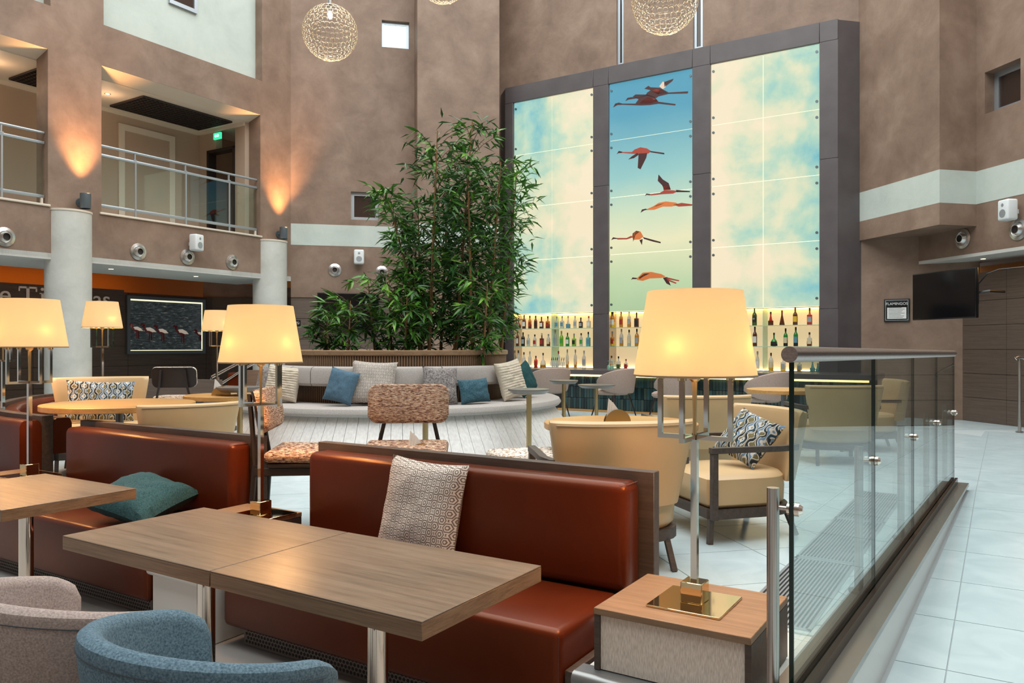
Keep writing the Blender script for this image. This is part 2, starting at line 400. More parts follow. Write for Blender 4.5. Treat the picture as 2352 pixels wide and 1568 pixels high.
# little dark window in the white panel
def window(name, M, w_, h_, fw, pane, label=None, frame='aluminium', split=False):
    fr = B(M).box(-w_/2, w_/2, -.03, .03, 0, fw).box(-w_/2, w_/2, -.03, .03, h_-fw, h_).box(-w_/2, -w_/2+fw, -.03, .03, fw, h_-fw).box(w_/2-fw, w_/2, -.03, .03, fw, h_-fw)
    if split: fr.box(-.012, .012, -.02, .02, fw, h_-fw)
    o = struct(name, fr, frame)
    B(M).box(-w_/2+fw, w_/2-fw, -.006, .006, fw, h_-fw).build('pane', pane, o); return o
plain('dark_pane', (.045, .028, .022), .08)
# s-facing windows: local x = E2 , local y = normal
def Ms(s, t, z): return Matrix.Translation(P(s, t, z)) @ Matrix.Rotation(ROT+PI/2, 4, 'Z')
def Mt(s, t, z): return Matrix.Translation(P(s, t, z)) @ Matrix.Rotation(ROT, 4, 'Z')
tq = (T(388, -12.78)+T(452, -12.78))/2
window('window_1', Ms(-12.78, tq, Zs(452, 33, -12.78)), T(452, -12.78)-T(388, -12.78), 1.0, .07, 'dark_pane')
# sills
struct('trim_5', B(MST).box(SW-TK, SW+.03, tB0-.03, tB1+.03, zc, zc+.035, .008), 'cream_trim')
struct('trim_6', B(MST).box(SW-TK, SW+.03, 1.5, tA1+.03, zc, zc+.035, .008), 'cream_trim')
# sloped white lintel undersides
for a, b_ in ((tB0, tB1), (1.5, tA1)):
    bb = B(MST); bb.prism([(a, SW), (b_, SW), (b_, SW-TK), (a, SW-TK)], 0, 0)
    bb.bm.free(); bb = B()
    v = [bb.bm.verts.new(P(*q)) for q in ((SW, a, zo-.002), (SW, b_, zo-.002), (SW-TK, b_, zo-.10), (SW-TK, a, zo-.10), (SW-TK, a, zo+.02), (SW-TK, b_, zo+.02))]
    for f in ((0, 1, 2, 3), (3, 2, 5, 4), (0, 3, 4), (1, 5, 2), (0, 4, 5, 1)): bb.bm.faces.new([v[i] for i in f])
    struct('trim_7', bb, 'cream_trim')
# corridor behind the balconies
SB = -14.4; zcl = 6.05
struct('floor', B(MST).box(SB-.2, SW-TK, 1.5, 13, zc-.3, zc), 'cream_trim')
struct('ceiling', B(MST).box(SB-.2, SW-TK, 1.5, 13, zcl, zcl+.12), 'cream_trim')
struct('wall_corridor', B(MST).box(SB-.15, SB, 1.5, 13, zc, zcl), 'cream_paint')
te = T(457, SB)
dz1 = 5.62
se0 = -13.35
xw = B(MST); xw.box(SB, SW-TK-.9, te, te+.15, dz1, zcl).box(SB, SB+.28, te, te+.15, zc, dz1).box(-13.24, SW-TK, te, te+.15, zc, zcl)
struct('wall_corridor_end', xw, 'cream_paint')
struct('trim_8', B(MST).box(SB, SW-TK, te-.03, te, zcl-.07, zcl).box(SB, SB+.03, 1.5, te, zcl-.07, zcl), 'cream_trim')
dr = struct('door_1', B(MST).box(SB+.28, SB+.34, te-.02, te+.17, zc, dz1).box(-13.3, -13.24, te-.02, te+.17, zc, dz1).box(SB+.28, -13.24, te-.02, te+.17, dz1-.06, dz1), 'black_wood')
struct('wall_corridor_back', B(MST).box(SB-.1, SW-TK, te+1.6, te+1.7, zc, zcl), 'orange_paint')
da, db = T(285, SB), T(388, SB); dzt = Zs(285, 300, SB)
d2 = struct('door_2', B(MST).box(SB, SB+.03, da-.12, da, zc, dzt+.12).box(SB, SB+.03, db, db+.12, zc, dzt+.12).box(SB, SB+.03, da, db, dzt, dzt+.12), 'cream_trim')
B(MST).box(SB, SB+.015, da, db, zc, dzt).build('door_leaf', 'cream_paint', d2)
# open-cell ceiling grilles
def grille(t0, t1, s0, s1, lb):
    g = thing('ceiling_grille', lb, 'ceiling grille', P((s0+s1)/2, (t0+t1)/2, zcl-.035), ROT, 'open-cell grilles in the corridor ceiling')
    bb = B(); hw, hl = (s1-s0)/2, (t1-t0)/2
    n = int((s1-s0)/.085)
    for i in range(n+1): bb.box(-hw+i*2*hw/n-.006, -hw+i*2*hw/n+.006, -hl, hl, 0, .03)
    n = int((t1-t0)/.085)
    for i in range(n+1): bb.box(-hw, hw, -hl+i*2*hl/n-.006, -hl+i*2*hl/n+.006, 0, .03)
    bb.build('cells', 'dark_grille', g, kind='stuff'); B().box(-hw, hw, -hl, hl, .03, .035).build('backing', 'dark_recess', g)
grille(8.35, 10.25, -14.15, -13.1, 'long dark open-cell ceiling grille before the exit sign in the right-hand balcony corridor'); grille(6.6, 7.55, -14.15, -13.1, 'short dark ceiling grille cut by the left side of the right-hand balcony opening'); grille(4.3, 5.6, -14.15, -13.1, 'dark open-cell ceiling grille at the left edge in the left-hand balcony corridor')
for i, (s, t) in enumerate(((-13.55, 7.95), (-13.55, 6.1))):  # warm lamps and discs added to brighten the corridor interior
    d = thing('downlight', 'small round downlight added to brighten the corridor of the %s balcony' % ('right-hand' if i == 0 else 'left-hand'), 'downlight', P(s, t, zcl), 0)
    B().lathe([(.055, -.006), (.055, 0)], 20).build('rim', 'spun_steel', d); B().lathe([(.035, -.008), (.035, -.004)], 16).build('lamp', 'spot_disc', d)
    l = bpy.data.lights.new('corridor_fill', 'POINT'); l.energy = 5; l.color = (1, .62, .36); l.shadow_soft_size = .05
    o = bpy.data.objects.new('corridor_fill', l); C.objects.link(o); o.location = P(s, t, zcl-.25)
sg = thing('exit_sign', 'small green lit emergency exit sign above the corridor doorway', 'sign', P(-13.75, te-.03, Zt(518, 317, te)), ROT)
B().box(-.11, .11, -.02, .02, 0, .13).build('sign_face', 'exit_green', sg)
B().cyl((-.035, -.02, .065), (-.035, -.024, .065), .028).cyl((.035, -.02, .065), (.035, -.024, .065), .028).box(-.035, .035, -.024, -.02, .055, .075).build('pictogram', 'white_glow', sg)
# railings
def railing(t0, t1, posts, label, endpost):
    r = thing('balcony_railing', label, 'railing', P(SW-.10, t0, zc+.035), ROT+PI/2, 'steel and glass balcony railings')
    L = t1-t0; b0 = 0
    B().tube([(0, 0, 1.12), (L, 0, 1.12)], .022, 10).build('top_rail', 'aluminium', r)
    B().box(0, L, -.02, .02, .94, .985, .006).build('middle_rail', 'aluminium', r)
    B().box(0, L, -.02, .02, .10, .15, .006).build('bottom_rail', 'aluminium', r)
    xs = [0]+posts+[L]
    for a, c in zip(xs, xs[1:]): B().box(a+.015, c-.015, -.006, .006, .15, .94).build('glass_panel', 'glass', r)
    for p in posts:
        B().box(p-.012, p+.012, -.035, -.015, 0, .94).box(p-.01, p+.01, -.015, .015, .985, 1.10).box(p-.03, p+.03, -.025, .025, .98, 1.0).build('post', 'aluminium', r)
    B().box(L-.05, L-.02, -.02, .02, 0, .10).build('end_bracket', 'cream_trim', r)
SR = SW-.10
railing(tB0+.01, tB1-.01, [T(308, SR)-tB0, T(424, SR)-tB0, T(524, SR)-tB0], 'steel and glass railing of the right-hand first floor balcony with four bays', 0)
railing(2.2, tA1-.01, [T(2, SR)-2.2], 'steel and glass railing of the left-hand balcony, cut off by the picture edge', 0)

# ---- under the balcony: soffit, cove, timber wall with sign and picture
struct('ceiling', B(MST).box(-14.3, SW, 1.5, tC, 2.93, 3.0).box(-14.3, SW, 1.5, tC, 2.905, 2.935), 'soffit_white')
struct('ceiling', B(MST).box(-19, -14.3, 1.5, 16, 3.38, 3.45).box(-14.32, -14.28, 1.5, 13.5, 2.93, 3.4), 'orange_paint')
SWD = -15.6
tE = T(487, SWD)
zwt = 2.68
struct('wall_timber', B(MST).box(SWD-.12, SWD-.02, 1.5, tE, LZ, zwt), 'dark_recess')
struct('wall_orange', B(MST).box(SWD-1.5, SWD-1.4, 1.5, 15, LZ, 3.4), 'orange_paint')
wt = bpy.data.objects['wall_timber']
k = 0; z = LZ+.02
rowsz = [LZ, .74, 1.14, 1.55, 1.95, 2.33, zwt]
for r_ in range(6):
    for j in range(6):
        a = 2.0+j*1.9+(r_ % 2)*.0; c = min(a+1.892, tE)
        if c > a: B(MST).box(SWD-.02, SWD, a, c, rowsz[r_]+.003, rowsz[r_+1]-.003).build('wall_panel', 'panel_wood', wt)
# diagonal return of the timber wall towards the column
pE = P(SWD, tE); 
def diag(name, mat, p, d, length, z0, z1, th=.1):
    nrm = Vector((-d.y, d.x, 0)); bb = B(); q = [p, p+d*length, p+d*length+nrm*th, p+nrm*th]
    bb.prism([(x.x, x.y) for x in q], z0, z1); return struct(name, bb, mat)
wd = diag('wall_timber_return', 'panel_wood', pE, E4, 3.6, LZ, zwt)
diag('wall_upper_return', 'brown_stucco', pE-E4*.2+E3*.05, E4, 3.6, zwt, 3.4)
struct('trim_9', B(MST).box(-14.36, -14.325, 3.2, T(335, -14.34), 2.955, 2.975), 'warm_strip')
for t in (4.5, 8.0):
    area('cove_light', P(-16.2, t+.5, 3.3), .4, 3.5, 14, (1, .52, .16), (0, 0, ROT))
# soffit downlights
for i, (u, v) in enumerate(((255, 617), (450, 634))):
    p = gp(u, v, 2.905) if False else None
    Y = (2.905-H)*F/(HY-v); q = Vector(((u-CX)/F*Y, Y, 2.905))
    d = thing('downlight', 'tiny round downlight in the white soffit, %s' % ('nearer the thick left column' if i == 0 else 'nearer the right column'), 'downlight', q, 0)
    B().lathe([(.06, -.006), (.06, .0)], 20).build('rim', 'white_plastic', d); B().lathe([(.04, -.008), (.04, -.003)], 16).build('lamp', 'spot_disc', d)
# sign letters
def textmesh(txt, size, depth, mat, parent, M, name='lettering', align='LEFT'):
    cu = bpy.data.curves.new('t', 'FONT'); cu.body = txt; cu.size = size; cu.extrude = depth; cu.align_x = align
    o = bpy.data.objects.new('t', cu); C.objects.link(o)
    bpy.context.view_layer.update()
    me = bpy.data.meshes.new_from_object(o.evaluated_get(bpy.context.evaluated_depsgraph_get()))
    bpy.data.objects.remove(o); me.materials.clear(); me.materials.append(MATS[mat])
    me.transform(M); q = bpy.data.objects.new(name, me); C.objects.link(q); q.parent = parent; return q
TX = Matrix.Rotation(PI/2, 4, 'X')
plain('letter_grey', (.75, .72, .68), .45)
sb = SWD+.03
ts0, ts1 = T(-60, SWD), T(283, SWD)
zs0 = Zs(150, 708, SWD)-.09
sgn = thing('wall_sign', 'long dark timber sign board with raised pale serif letters, partly hidden by the column', 'sign', P(SWD, ts0, zs0), ROT+PI/2)
B().box(0, ts1-ts0, -.03, 0, 0, .52).build('sign_board', 'dark_wood', sgn)
def lx(u): return T(u, sb)-ts0
zl = Zs(75, 697, sb)-zs0
hL = .315
MT = lambda x, z=0: Matrix.Translation((x, -.035, zl+z)) @ TX
textmesh('e', .46, .012, 'letter_grey', sgn, MT(lx(-4)))
xT = lx(42); wT = lx(84)-lx(42)
B().box(xT+wT*.42, xT+wT*.58, -.05, -.03, zl+.0, zl+hL).box(xT, xT+wT, -.05, -.03, zl+hL-.035, zl+hL).box(xT, xT+.02, -.05, -.03, zl+hL-.09, zl+hL).box(xT+wT-.02, xT+wT, -.05, -.03, zl+hL-.09, zl+hL).box(xT+wT*.28, xT+wT*.72, -.05, -.03, zl, zl+.022).build('letter', 'letter_grey', sgn)
xi = lx(94)
B().box(xi, xi+.045, -.05, -.03, zl, zl+.21).box(xi-.03, xi+.075, -.05, -.03, zl, zl+.02).box(xi-.03, xi+.04, -.05, -.03, zl+.19, zl+.21).cyl((xi+.02, -.05, zl+.28), (xi+.02, -.03, zl+.28), .03).build('letter', 'letter_grey', sgn)
textmesh('pas', .46, .012, 'letter_grey', sgn, MT(lx(186), .0))
# lit picture of wading flamingos
pf0, pf1 = T(288, SWD), T(468, SWD); pz0, pz1 = Zs(288, 813, SWD), Zs(288, 678, SWD)
pic = thing('lit_picture', 'large lit picture of flamingos wading in dark rippled water, grey frame', 'picture', P(SWD+.0, (pf0+pf1)/2, pz0), ROT+PI/2)
pw, ph = pf1-pf0, pz1-pz0
B().box(-pw/2, pw/2, -.07, 0, 0, .07).box(-pw/2, pw/2, -.07, 0, ph-.07, ph).box(-pw/2, -pw/2+.07, -.07, 0, .07, ph-.07).box(pw/2-.07, pw/2, -.07, 0, .07, ph-.07).build('frame', 'grey_metal', pic)
m, nt, b = newmat('water_print'); v = coords(nt, (3.5, 1, 16)); f = noisef(nt, v, 2.2, 6, .6, .7)
b.inputs['Base Color'].default_value = (.02, .02, .02, 1); b.inputs['Roughness'].default_value = .15
nt.links.new(ramp(nt, f, [(.35, (.008, .007, .008)), (.53, (.022, .030, .032)), (.64, (.07, .09, .085)), (.74, (.85, .6, .3))]), b.inputs['Emission Color']); b.inputs['Emission Strength'].default_value = .8
B().box(-pw/2+.07, pw/2-.07, -.03, -.01, .07, ph-.07).build('print', 'water_print', pic)
B().box(-pw/2+.07, pw/2-.07, -.045, -.03, ph-.10, ph-.07).box(-pw/2+.07, pw/2-.07, -.045, -.03, .07, .085).box(-pw/2+.07, -pw/2+.083, -.045, -.03, .1, ph-.10).box(pw/2-.083, pw/2-.07, -.045, -.03, .1, ph-.10).build('edge_light', 'panel_edge_glow', pic)
plain('print_white', (.62, .55, .45), .6, 0, Emission_Color=(.7, .6, .5, 1), Emission_Strength=.35); plain('print_pink', (.25, .04, .05), .6)
def wader(x, z, sc, flip=1):
    bod = [(-.5, .05), (-.35, .25), (0, .28), (.35, .12), (.6, -.12), (.3, -.12), (0, -.2), (-.3, -.15)]
    bb = B(); M = Matrix.Translation((x, -.034, z)) @ Matrix.Rotation(PI/2, 4, 'X') @ Matrix.Diagonal((sc*flip, sc, 1, 1))
    bb.prism(bod, 0, .004, M); f = bb.build('flamingo_body', 'print_white', pic)
    cc = B(); cc.tube([(-.42, .0, 0), (-.62, .25, 0), (-.60, .5, 0), (-.75, .58, 0), (-.85, .42, 0)], .055, 6, M @ Matrix.Translation((0, 0, .003)))
    cc.prism([(-.5, .0), (-.3, -.18), (.1, -.25), (.25, -.15), (-.1, -.02)], .004, .008, M)
    cc.tube([(-.05, -.2, 0), (-.1, -.85, 0)], .03, 4, M).tube([(.1, -.2, 0), (.12, -.85, 0)], .03, 4, M); cc.build('flamingo_legs', 'print_pink', pic)
for x, z, sc in ((-.72, .52, .22), (-.42, .50, .25), (-.12, .48, .24), (.38, .47, .27), (.84, .44, .18)): wader(x*pw/1.94, z, sc)

# ---- columns
for i, (u, sc_) in enumerate(((157, 1), (620, 1))):
    t = T(u, SW-.10); r = .335
    c = thing('column', 'thick round pale plaster column %s, its top half set into the brown wall' % ('beside the left-hand balcony' if i == 0 else 'at the corner right of the lit flamingo picture'), 'column', P(SW-.10, t, LZ), 0)
    ztop = Zs(u, 478 if i == 0 else 548, SW+.2)-LZ
    B().lathe([(r, 0), (r, 2.56)], 48).build('shaft', 'column_stucco', c)
    bb = B(); n = 28; poly = []
    for k in range(n+1):
        a = -PI/2+ROT+PI*k/n; poly.append((math.cos(a)*r, math.sin(a)*r))
    bb.prism(poly, 2.56, ztop-.03); bb.build('upper_shaft', 'column_stucco', c)
    bb = B(); bb.prism([(x*1.03, y*1.03) for x, y in poly], ztop-.03, ztop); bb.build('cap', 'cream_trim', c)
    # uplight
    q = P(SW, t+.13, LZ+ztop+.04); l = thing('wall_uplight', 'grey cylinder wall uplight above the %s plaster column' % ('left' if i == 0 else 'right'), 'wall lamp', q, ROT)
    B().cyl((0, 0, .11), (.02, 0, .11), .07).cyl((.02, 0, .11), (.10, 0, .11), .025).build('bracket', 'grey_metal', l)
    B().lathe([(.075, 0), (.08, .01), (.08, .24), (.07, .24), (.07, .2), (.001, .2)], 28, Matrix.Translation((.16, 0, 0)), cap=False).build('barrel', 'grey_metal', l)
    sl = bpy.data.lights.new('uplight', 'SPOT'); sl.energy = 620; sl.color = (1, .48, .17); sl.spot_size = 1.15; sl.spot_blend = 1; sl.shadow_soft_size = .05
    o = bpy.data.objects.new('uplight', sl); C.objects.link(o); o.location = P(SW+.235, t+.13, LZ+ztop+.27); o.rotation_euler = (PI, 0, 0)
    o.rotation_euler = (Vector(P(SW-.02, t+.13, LZ+ztop+3.6))-Vector(o.location)).to_track_quat('-Z', 'Y').to_euler()

# ---- centre wall (diagonal), two faces
pC = P(SW, tC)
def mwall(p, d, n):   # matrix: x along d, y = into the wall, z up
    return Matrix(((d.x, n.x, 0, p.x), (d.y, n.y, 0, p.y), (0, 0, 1, 0), (0, 0, 0, 1)))
MC = mwall(pC, E4, E3)
def aC(u, off=0):     # distance along the centre wall (shifted off towards camera) for column u
    p = pC-E3*off; r = (u-CX)/F; return (r*p.y-p.x)/(E4.x-r*E4.y)
def zC(u, v, off=0): return H-(v-HY)/F*(pC-E3*off+E4*aC(u, off)).y
OF = .6
a1 = aC(952); a2 = aC(1147, OF)
lw0, lw1, lz0, lz1 = aC(877), aC(940), zC(908, 110), zC(908, 48)
dw0, dw1, dzz0, dzz1 = aC(806), aC(870), zC(838, 505), zC(838, 441)
wc = B(MC)
bz0, bz1 = zC(672, 562), zC(672, 513)
for za, zb, mm in ((2.57, bz0, 0), (bz1, dzz0, 0), (dzz1, lz0, 0), (lz1, 12.5, 0)): wc.box(0, a1+.4, 0, .35, za, zb)
wc.box(0, dw0, 0, .35, dzz0, dzz1).box(dw1, a1+.4, 0, .35, dzz0, dzz1)
wc.box(0, lw0, 0, .35, lz0, lz1).box(lw1, a1+.4, 0, .35, lz0, lz1)
wc.box(0, a1+.4, .3, .35, LZ, 2.57)
wall_back = struct('wall_back', wc, 'brown_stucco')
struct('wall_back', B(MC).box(a1, a2, -OF, .35, LZ, bz0).box(a1, a2, -OF, .35, bz1, 12.5), 'brown_stucco')
struct('trim_10', B(MC).box(0, a1, -.004, .3, bz0, bz1).box(a1-.003, a2, -OF-.004, .3, bz0, bz1), 'white_stucco')
wb = bpy.data.objects['wall_back']
for r_, (za, zb) in enumerate(((LZ, .86), (.86, 1.28), (1.28, 1.70), (1.70, 2.13), (2.13, 2.57))):
    B(MC).box(0, a1, .02, .10, za+.004, zb-.004).build('wall_panel', 'grey_panel_wood', wb)
def wallM(M0, x, y, z): return M0 @ Matrix.Translation((x, y, z))
window('window_2', wallM(MC, (lw0+lw1)/2, .12, lz0), lw1-lw0, lz1-lz0, .06, 'window_lit', split=True)
window('window_3', wallM(MC, (dw0+dw1)/2, .12, dzz0), dw1-dw0, dzz1-dzz0, .07, 'dark_pane')
# tv behind the plants
xa, xb = aC(729), aC(870); tz0, tz1 = zC(800, 760), zC(729, 672)
RC = ROT+D45
tv = thing('television', 'wide black television on the back wall behind the bamboo', 'television', (MC @ Vector(((xa+xb)/2, -.02, tz0))), RC)
B().box(-(xb-xa)/2, (xb-xa)/2, -.06, -.02, 0, tz1-tz0, .008).build('casing', 'black_plastic', tv); B().box(-(xb-xa)/2+.02, (xb-xa)/2-.02, -.063, -.06, .02, tz1-tz0-.02).build('screen', 'screen_black', tv)
B().box(-.2, .2, -.02, .035, .2, .4).build('mount', 'black_plastic', tv)
ns = thing('no_smoking_sign', 'tiny square dark no smoking sign on the timber panels left of the bamboo', 'sign', (MC @ Vector((aC(684), .015, zC(684, 748)))), RC)
B().box(-.055, .055, -.01, 0, 0, .115).build('plate', 'black_plastic', ns)
bb = B()
for k in range(20):
    a = 2*PI*k/20; bb.box(-.002, .002, -.014, -.01, .028, .034, M=Matrix.Translation((0, 0, .058)) @ Matrix.Rotation(a, 4, 'Y'))
bb.box(-.03, .03, -.014, -.01, -.003, .003, M=Matrix.Translation((0, 0, .058)) @ Matrix.Rotation(.8, 4, 'Y')).box(-.018, .018, -.013, -.01, -.003, .003, M=Matrix.Translation((0, 0, .058))); bb.build('pictogram', 'paper', ns)

# ---- bar wall, frame and glowing panels
TF = 14.4; TWL = 14.72; zft = 7.19; zp0, zp1 = 2.25, 6.84; zfb = LZ
sL = S(1160, TF); sRr = S(1925, TF)
sw0 = S(1145, TWL)-.6
slit = [(S(1416, TWL), S(1432, TWL)), (S(1592, TWL), S(1614, TWL))]
bw = B(MST); xs = [sw0, slit[0][0], slit[0][1], slit[1][0], slit[1][1], S(1972, TWL)+1.8]
bw.box(xs[0], xs[5], TWL, TWL+.3, 6.6, 7.3)
for a, b_ in ((0, 1), (2, 3), (4, 5)): bw.box(xs[a], xs[b_], TWL, TWL+.3, 7.3, 12.5)
bw.box(S(1940, TWL), xs[5], TWL, TWL+.3, LZ, 6.6)
bw.box(xs[0], S(1170, TWL), TWL, TWL+.3, LZ, 6.6)
wall_bar = struct('wall_bar', bw, 'brown_stucco')
for i, (a, b_) in enumerate(slit): window('window_%d' % (4+i), Mt((a+b_)/2, TWL+.08, 7.3), b_-a, 5.2, .055, 'dark_pane')
mural = thing('bar_back_frame', 'huge dark grey metal frame holding glowing sky panels and the bottle shelves', 'frame', P((sL+sRr)/2, TF, LZ), ROT)
s0m, zm = (sL+sRr)/2, LZ
def fs(s): return s-s0m
cols = {k: fs(S(k, TF)) for k in (1160, 1178, 1265, 1362, 1397, 1590, 1631, 1751, 1882, 1925)}
def fbox(x0, x1, z0, z1, y0=0, y1=.3, nm='frame_panel', mat='frame_metal'):
    return B().box(x0, x1, y0, y1, z0-zm, z1-zm, .004, 1).build(nm, mat, mural)
for a, b_ in ((1160, 1178), (1362, 1397), (1590, 1631), (1882, 1925)):
    for za, zb in ((LZ, 2.2), (2.2, 4.8), (4.8, 7.0 if a != 1160 else zp1)):
        fbox(cols[a], cols[b_], za+.002, min(zb, zp1)-.002 if zb > 4.8 else zb-.002)
for a, b_ in ((1160, 1362), (1362, 1397), (1397, 1590), (1590, 1631), (1631, 1882), (1882, 1925)):
    fbox(cols[a]+.002, cols[b_]-.002, zp1, zft)
# splayed sides
for sx, cc, dd in ((1, cols[1925], .32), (-1, cols[1160], .32)):
    bb = B(); bb.prism([(cc, 0), (cc+sx*dd, dd), (cc, dd)], 0, zft-zm-.02); bb.build('side_panel', 'frame_metal', mural)
# light boxes
def skymat(name, mode):
    m, nt, b = newmat(name); tc = nd(nt, 'ShaderNodeTexCoord'); sp = nd(nt, 'ShaderNodeSeparateXYZ'); nt.links.new(tc.outputs['Object'], sp.inputs[0])
    X, Z = sp.outputs[0], sp.outputs[2]
    v = coords(nt, (1, 1, 1)); f = noisef(nt, v, 1.0, 8, .15, .55)
    if mode == 'left':
        q = mth(nt, 'MULTIPLY_ADD', X, .16, .40+.16*3.6)
        q = mth(nt, 'ADD', q, mth(nt, 'MULTIPLY', mth(nt, 'ABSOLUTE', mth(nt, 'SUBTRACT', Z, 4.2)), -.06))
    elif mode == 'right':
        q = mth(nt, 'MULTIPLY_ADD', X, -.18, .80+.18*.9)
        q = mth(nt, 'ADD', q, mth(nt, 'MULTIPLY', mth(nt, 'ABSOLUTE', mth(nt, 'SUBTRACT', Z, 4.2)), -.025))
    if mode == 'mid':
        col = ramp(nt, mth(nt, 'MULTIPLY_ADD', f, .08, mth(nt, 'MULTIPLY_ADD', Z, .2, -.36)),
            [(.0, (.36, .52, .28)), (.18, (.52, .66, .38)), (.34, (.84, .80, .50)), (.45, (.62, .74, .52)), (.60, (.30, .58, .56)), (.85, (.08, .34, .48))])
    else:
        fac = mth(nt, 'ADD', mth(nt, 'MULTIPLY', mth(nt, 'SUBTRACT', f, .5), 1.5), q)
        col = ramp(nt, fac, [(.08, (.09, .42, .56)), (.24, (.25, .56, .56)), (.40, (.46, .68, .53)), (.56, (.76, .77, .52)), (.74, (.94, .80, .56))])
    nt.links.new(col, b.inputs['Emission Color']); b.inputs['Emission Strength'].default_value = .95
    b.inputs['Base Color'].default_value = (.04, .05, .05, 1); b.inputs['Roughness'].default_value = .08
skymat('sky_left', 'left'); skymat('sky_mid', 'mid'); skymat('sky_right', 'right')
hp = (zp1-zp0)/4
PAN = {}
for nm, us in (('sky_left', (1178, 1265, 1362)), ('sky_mid', (1397, 1590)), ('sky_right', (1631, 1751, 1882))):
    B().box(cols[us[0]], cols[us[-1]], .10, .14, zp0-zm, zp1-zm).build('light_box', 'panel_edge_glow', mural)
    for a, b_ in zip(us, us[1:]):
        for r_ in range(4):
            g = .0045
            pan = B().box(cols[a]+g, cols[b_]-g, .05, .065, zp0+r_*hp+g-zm, zp0+(r_+1)*hp-g-zm).build('glass_panel', nm, mural)
            PAN[(a, r_)] = pan
            for uu, sg_ in ((a, 1), (b_, -1)):
                if uu in (us[0], us[-1]):
                    for zz in (zp0+r_*hp+.14, zp0+(r_+1)*hp-.14):
                        B().cyl((cols[uu]+sg_*.05, .03, zz-zm), (cols[uu]+sg_*.05, .05, zz-zm), .025, n=12).build('fixing_stud', 'grey_metal', pan)
# printed flying birds (flat print on the middle panels)
plain('bird_dark', (.055, .012, .012), .5); plain('bird_red', (.40, .055, .03), .5); plain('bird_orange', (.75, .20, .05), .5); plain('bird_pale', (.75, .55, .42), .5)
def bird(uv_polys):
    for mat, pts, wdt in uv_polys:
        bb = B(); q = []
        for x, y in pts:
            u, v = 1380+x/3.0167, 160+y/3.0154
            q.append((fs(S(u, TF+.05)), Zt(u, v, TF+.05)-zm))
        M = Matrix(((1, 0, 0, 0), (0, 0, -1, .049), (0, 1, 0, 0), (0, 0, 0, 1)))
        if wdt:
            for a, c in zip(q, q[1:]):
                d = Vector((c[0]-a[0], c[1]-a[1])); n = Vector((-d.y, d.x)).normalized()*wdt/2
                e = d.normalized()*wdt*.3
                bb.prism([(a[0]-n.x-e.x, a[1]-n.y-e.y), (c[0]-n.x+e.x, c[1]-n.y+e.y), (c[0]+n.x+e.x, c[1]+n.y+e.y), (a[0]+n.x-e.x, a[1]+n.y-e.y)], 0, .003, M)
        else: bb.prism(q, 0, .002, M)
        bb.build('printed_bird', mat, mural)
bird([('bird_dark', [(85, 262), (100, 235), (125, 228), (150, 235), (240, 235), (262, 205), (220, 188), (240, 172), (320, 172), (375, 190), (400, 222), (520, 238), (515, 248), (400, 236), (340, 245), (280, 248), (150, 243), (115, 245)], 0),
      ('bird_dark', [(170, 218), (185, 195), (215, 190), (255, 195), (310, 178), (320, 160), (345, 142), (302, 132), (330, 112), (345, 122), (410, 125), (470, 158), (605, 150), (605, 160), (600, 165), (470, 168), (400, 185), (385, 196), (320, 180), (240, 200), (190, 208)], 0),
      ('bird_red', [(270, 235), (285, 212), (330, 190), (380, 205), (395, 218), (330, 238)], 0), ('bird_red', [(350, 150), (380, 135), (420, 135), (460, 160), (400, 172)], 0),
      ('bird_pale', [(405, 115), (430, 82), (445, 90), (450, 120), (430, 135)], 0), ('bird_dark', [(440, 85), (505, 62), (495, 80), (440, 122)], 0)])
bird([('bird_dark', [(110, 585), (125, 562), (150, 568), (145, 577), (122, 578)], 0), ('bird_red', [(140, 570), (215, 570), (235, 552), (275, 537), (320, 545), (350, 565), (330, 580), (255, 585), (190, 580), (150, 577)], 0),
      ('bird_dark', [(190, 622), (215, 600), (255, 575), (262, 590), (230, 612)], 0), ('bird_dark', [(262, 580), (322, 578), (315, 610), (300, 640), (275, 690), (256, 680)], 0), ('bird_dark', [(340, 562), (440, 576), (440, 587), (345, 572)], 0)])
bird([('bird_dark', [(306, 875), (315, 858), (345, 860), (340, 870), (318, 867)], 0), ('bird_red', [(340, 862), (410, 852), (440, 835), (500, 835), (540, 840), (500, 858), (430, 862), (345, 871)], 0),
      ('bird_dark', [(400, 725), (430, 760), (470, 785), (485, 830), (440, 832), (425, 800), (395, 770)], 0), ('bird_red', [(430, 800), (470, 812), (485, 832), (435, 835)], 0), ('bird_dark', [(520, 832), (618, 840), (618, 848), (525, 848)], 0)])
bird([('bird_dark', [(276, 990), (285, 968), (312, 962), (325, 968), (300, 975)], 0), ('bird_orange', [(320, 965), (365, 945), (400, 922), (450, 912), (520, 920), (545, 935), (490, 948), (430, 948), (370, 970), (320, 972)], 0),
      ('bird_dark', [(330, 965), (400, 930), (440, 925), (400, 942)], 0), ('bird_red', [(500, 935), (560, 922), (635, 932), (632, 942), (540, 948)], 0)])
bird([('bird_dark', [(72, 1180), (85, 1160), (110, 1165), (118, 1172), (90, 1172)], 0), ('bird_red', [(110, 1165), (180, 1165), (210, 1150), (225, 1160), (180, 1175), (115, 1176)], 0), ('bird_orange', [(215, 1150), (240, 1120), (275, 1120), (295, 1155), (270, 1175), (225, 1178)], 0),
      ('bird_dark', [(220, 1135), (245, 1115), (270, 1120), (240, 1145), (225, 1190)], 0), ('bird_dark', [(268, 1180), (290, 1172), (285, 1215)], 0), ('bird_dark', [(290, 1158), (415, 1192), (415, 1202), (360, 1190), (300, 1172)], 0)])
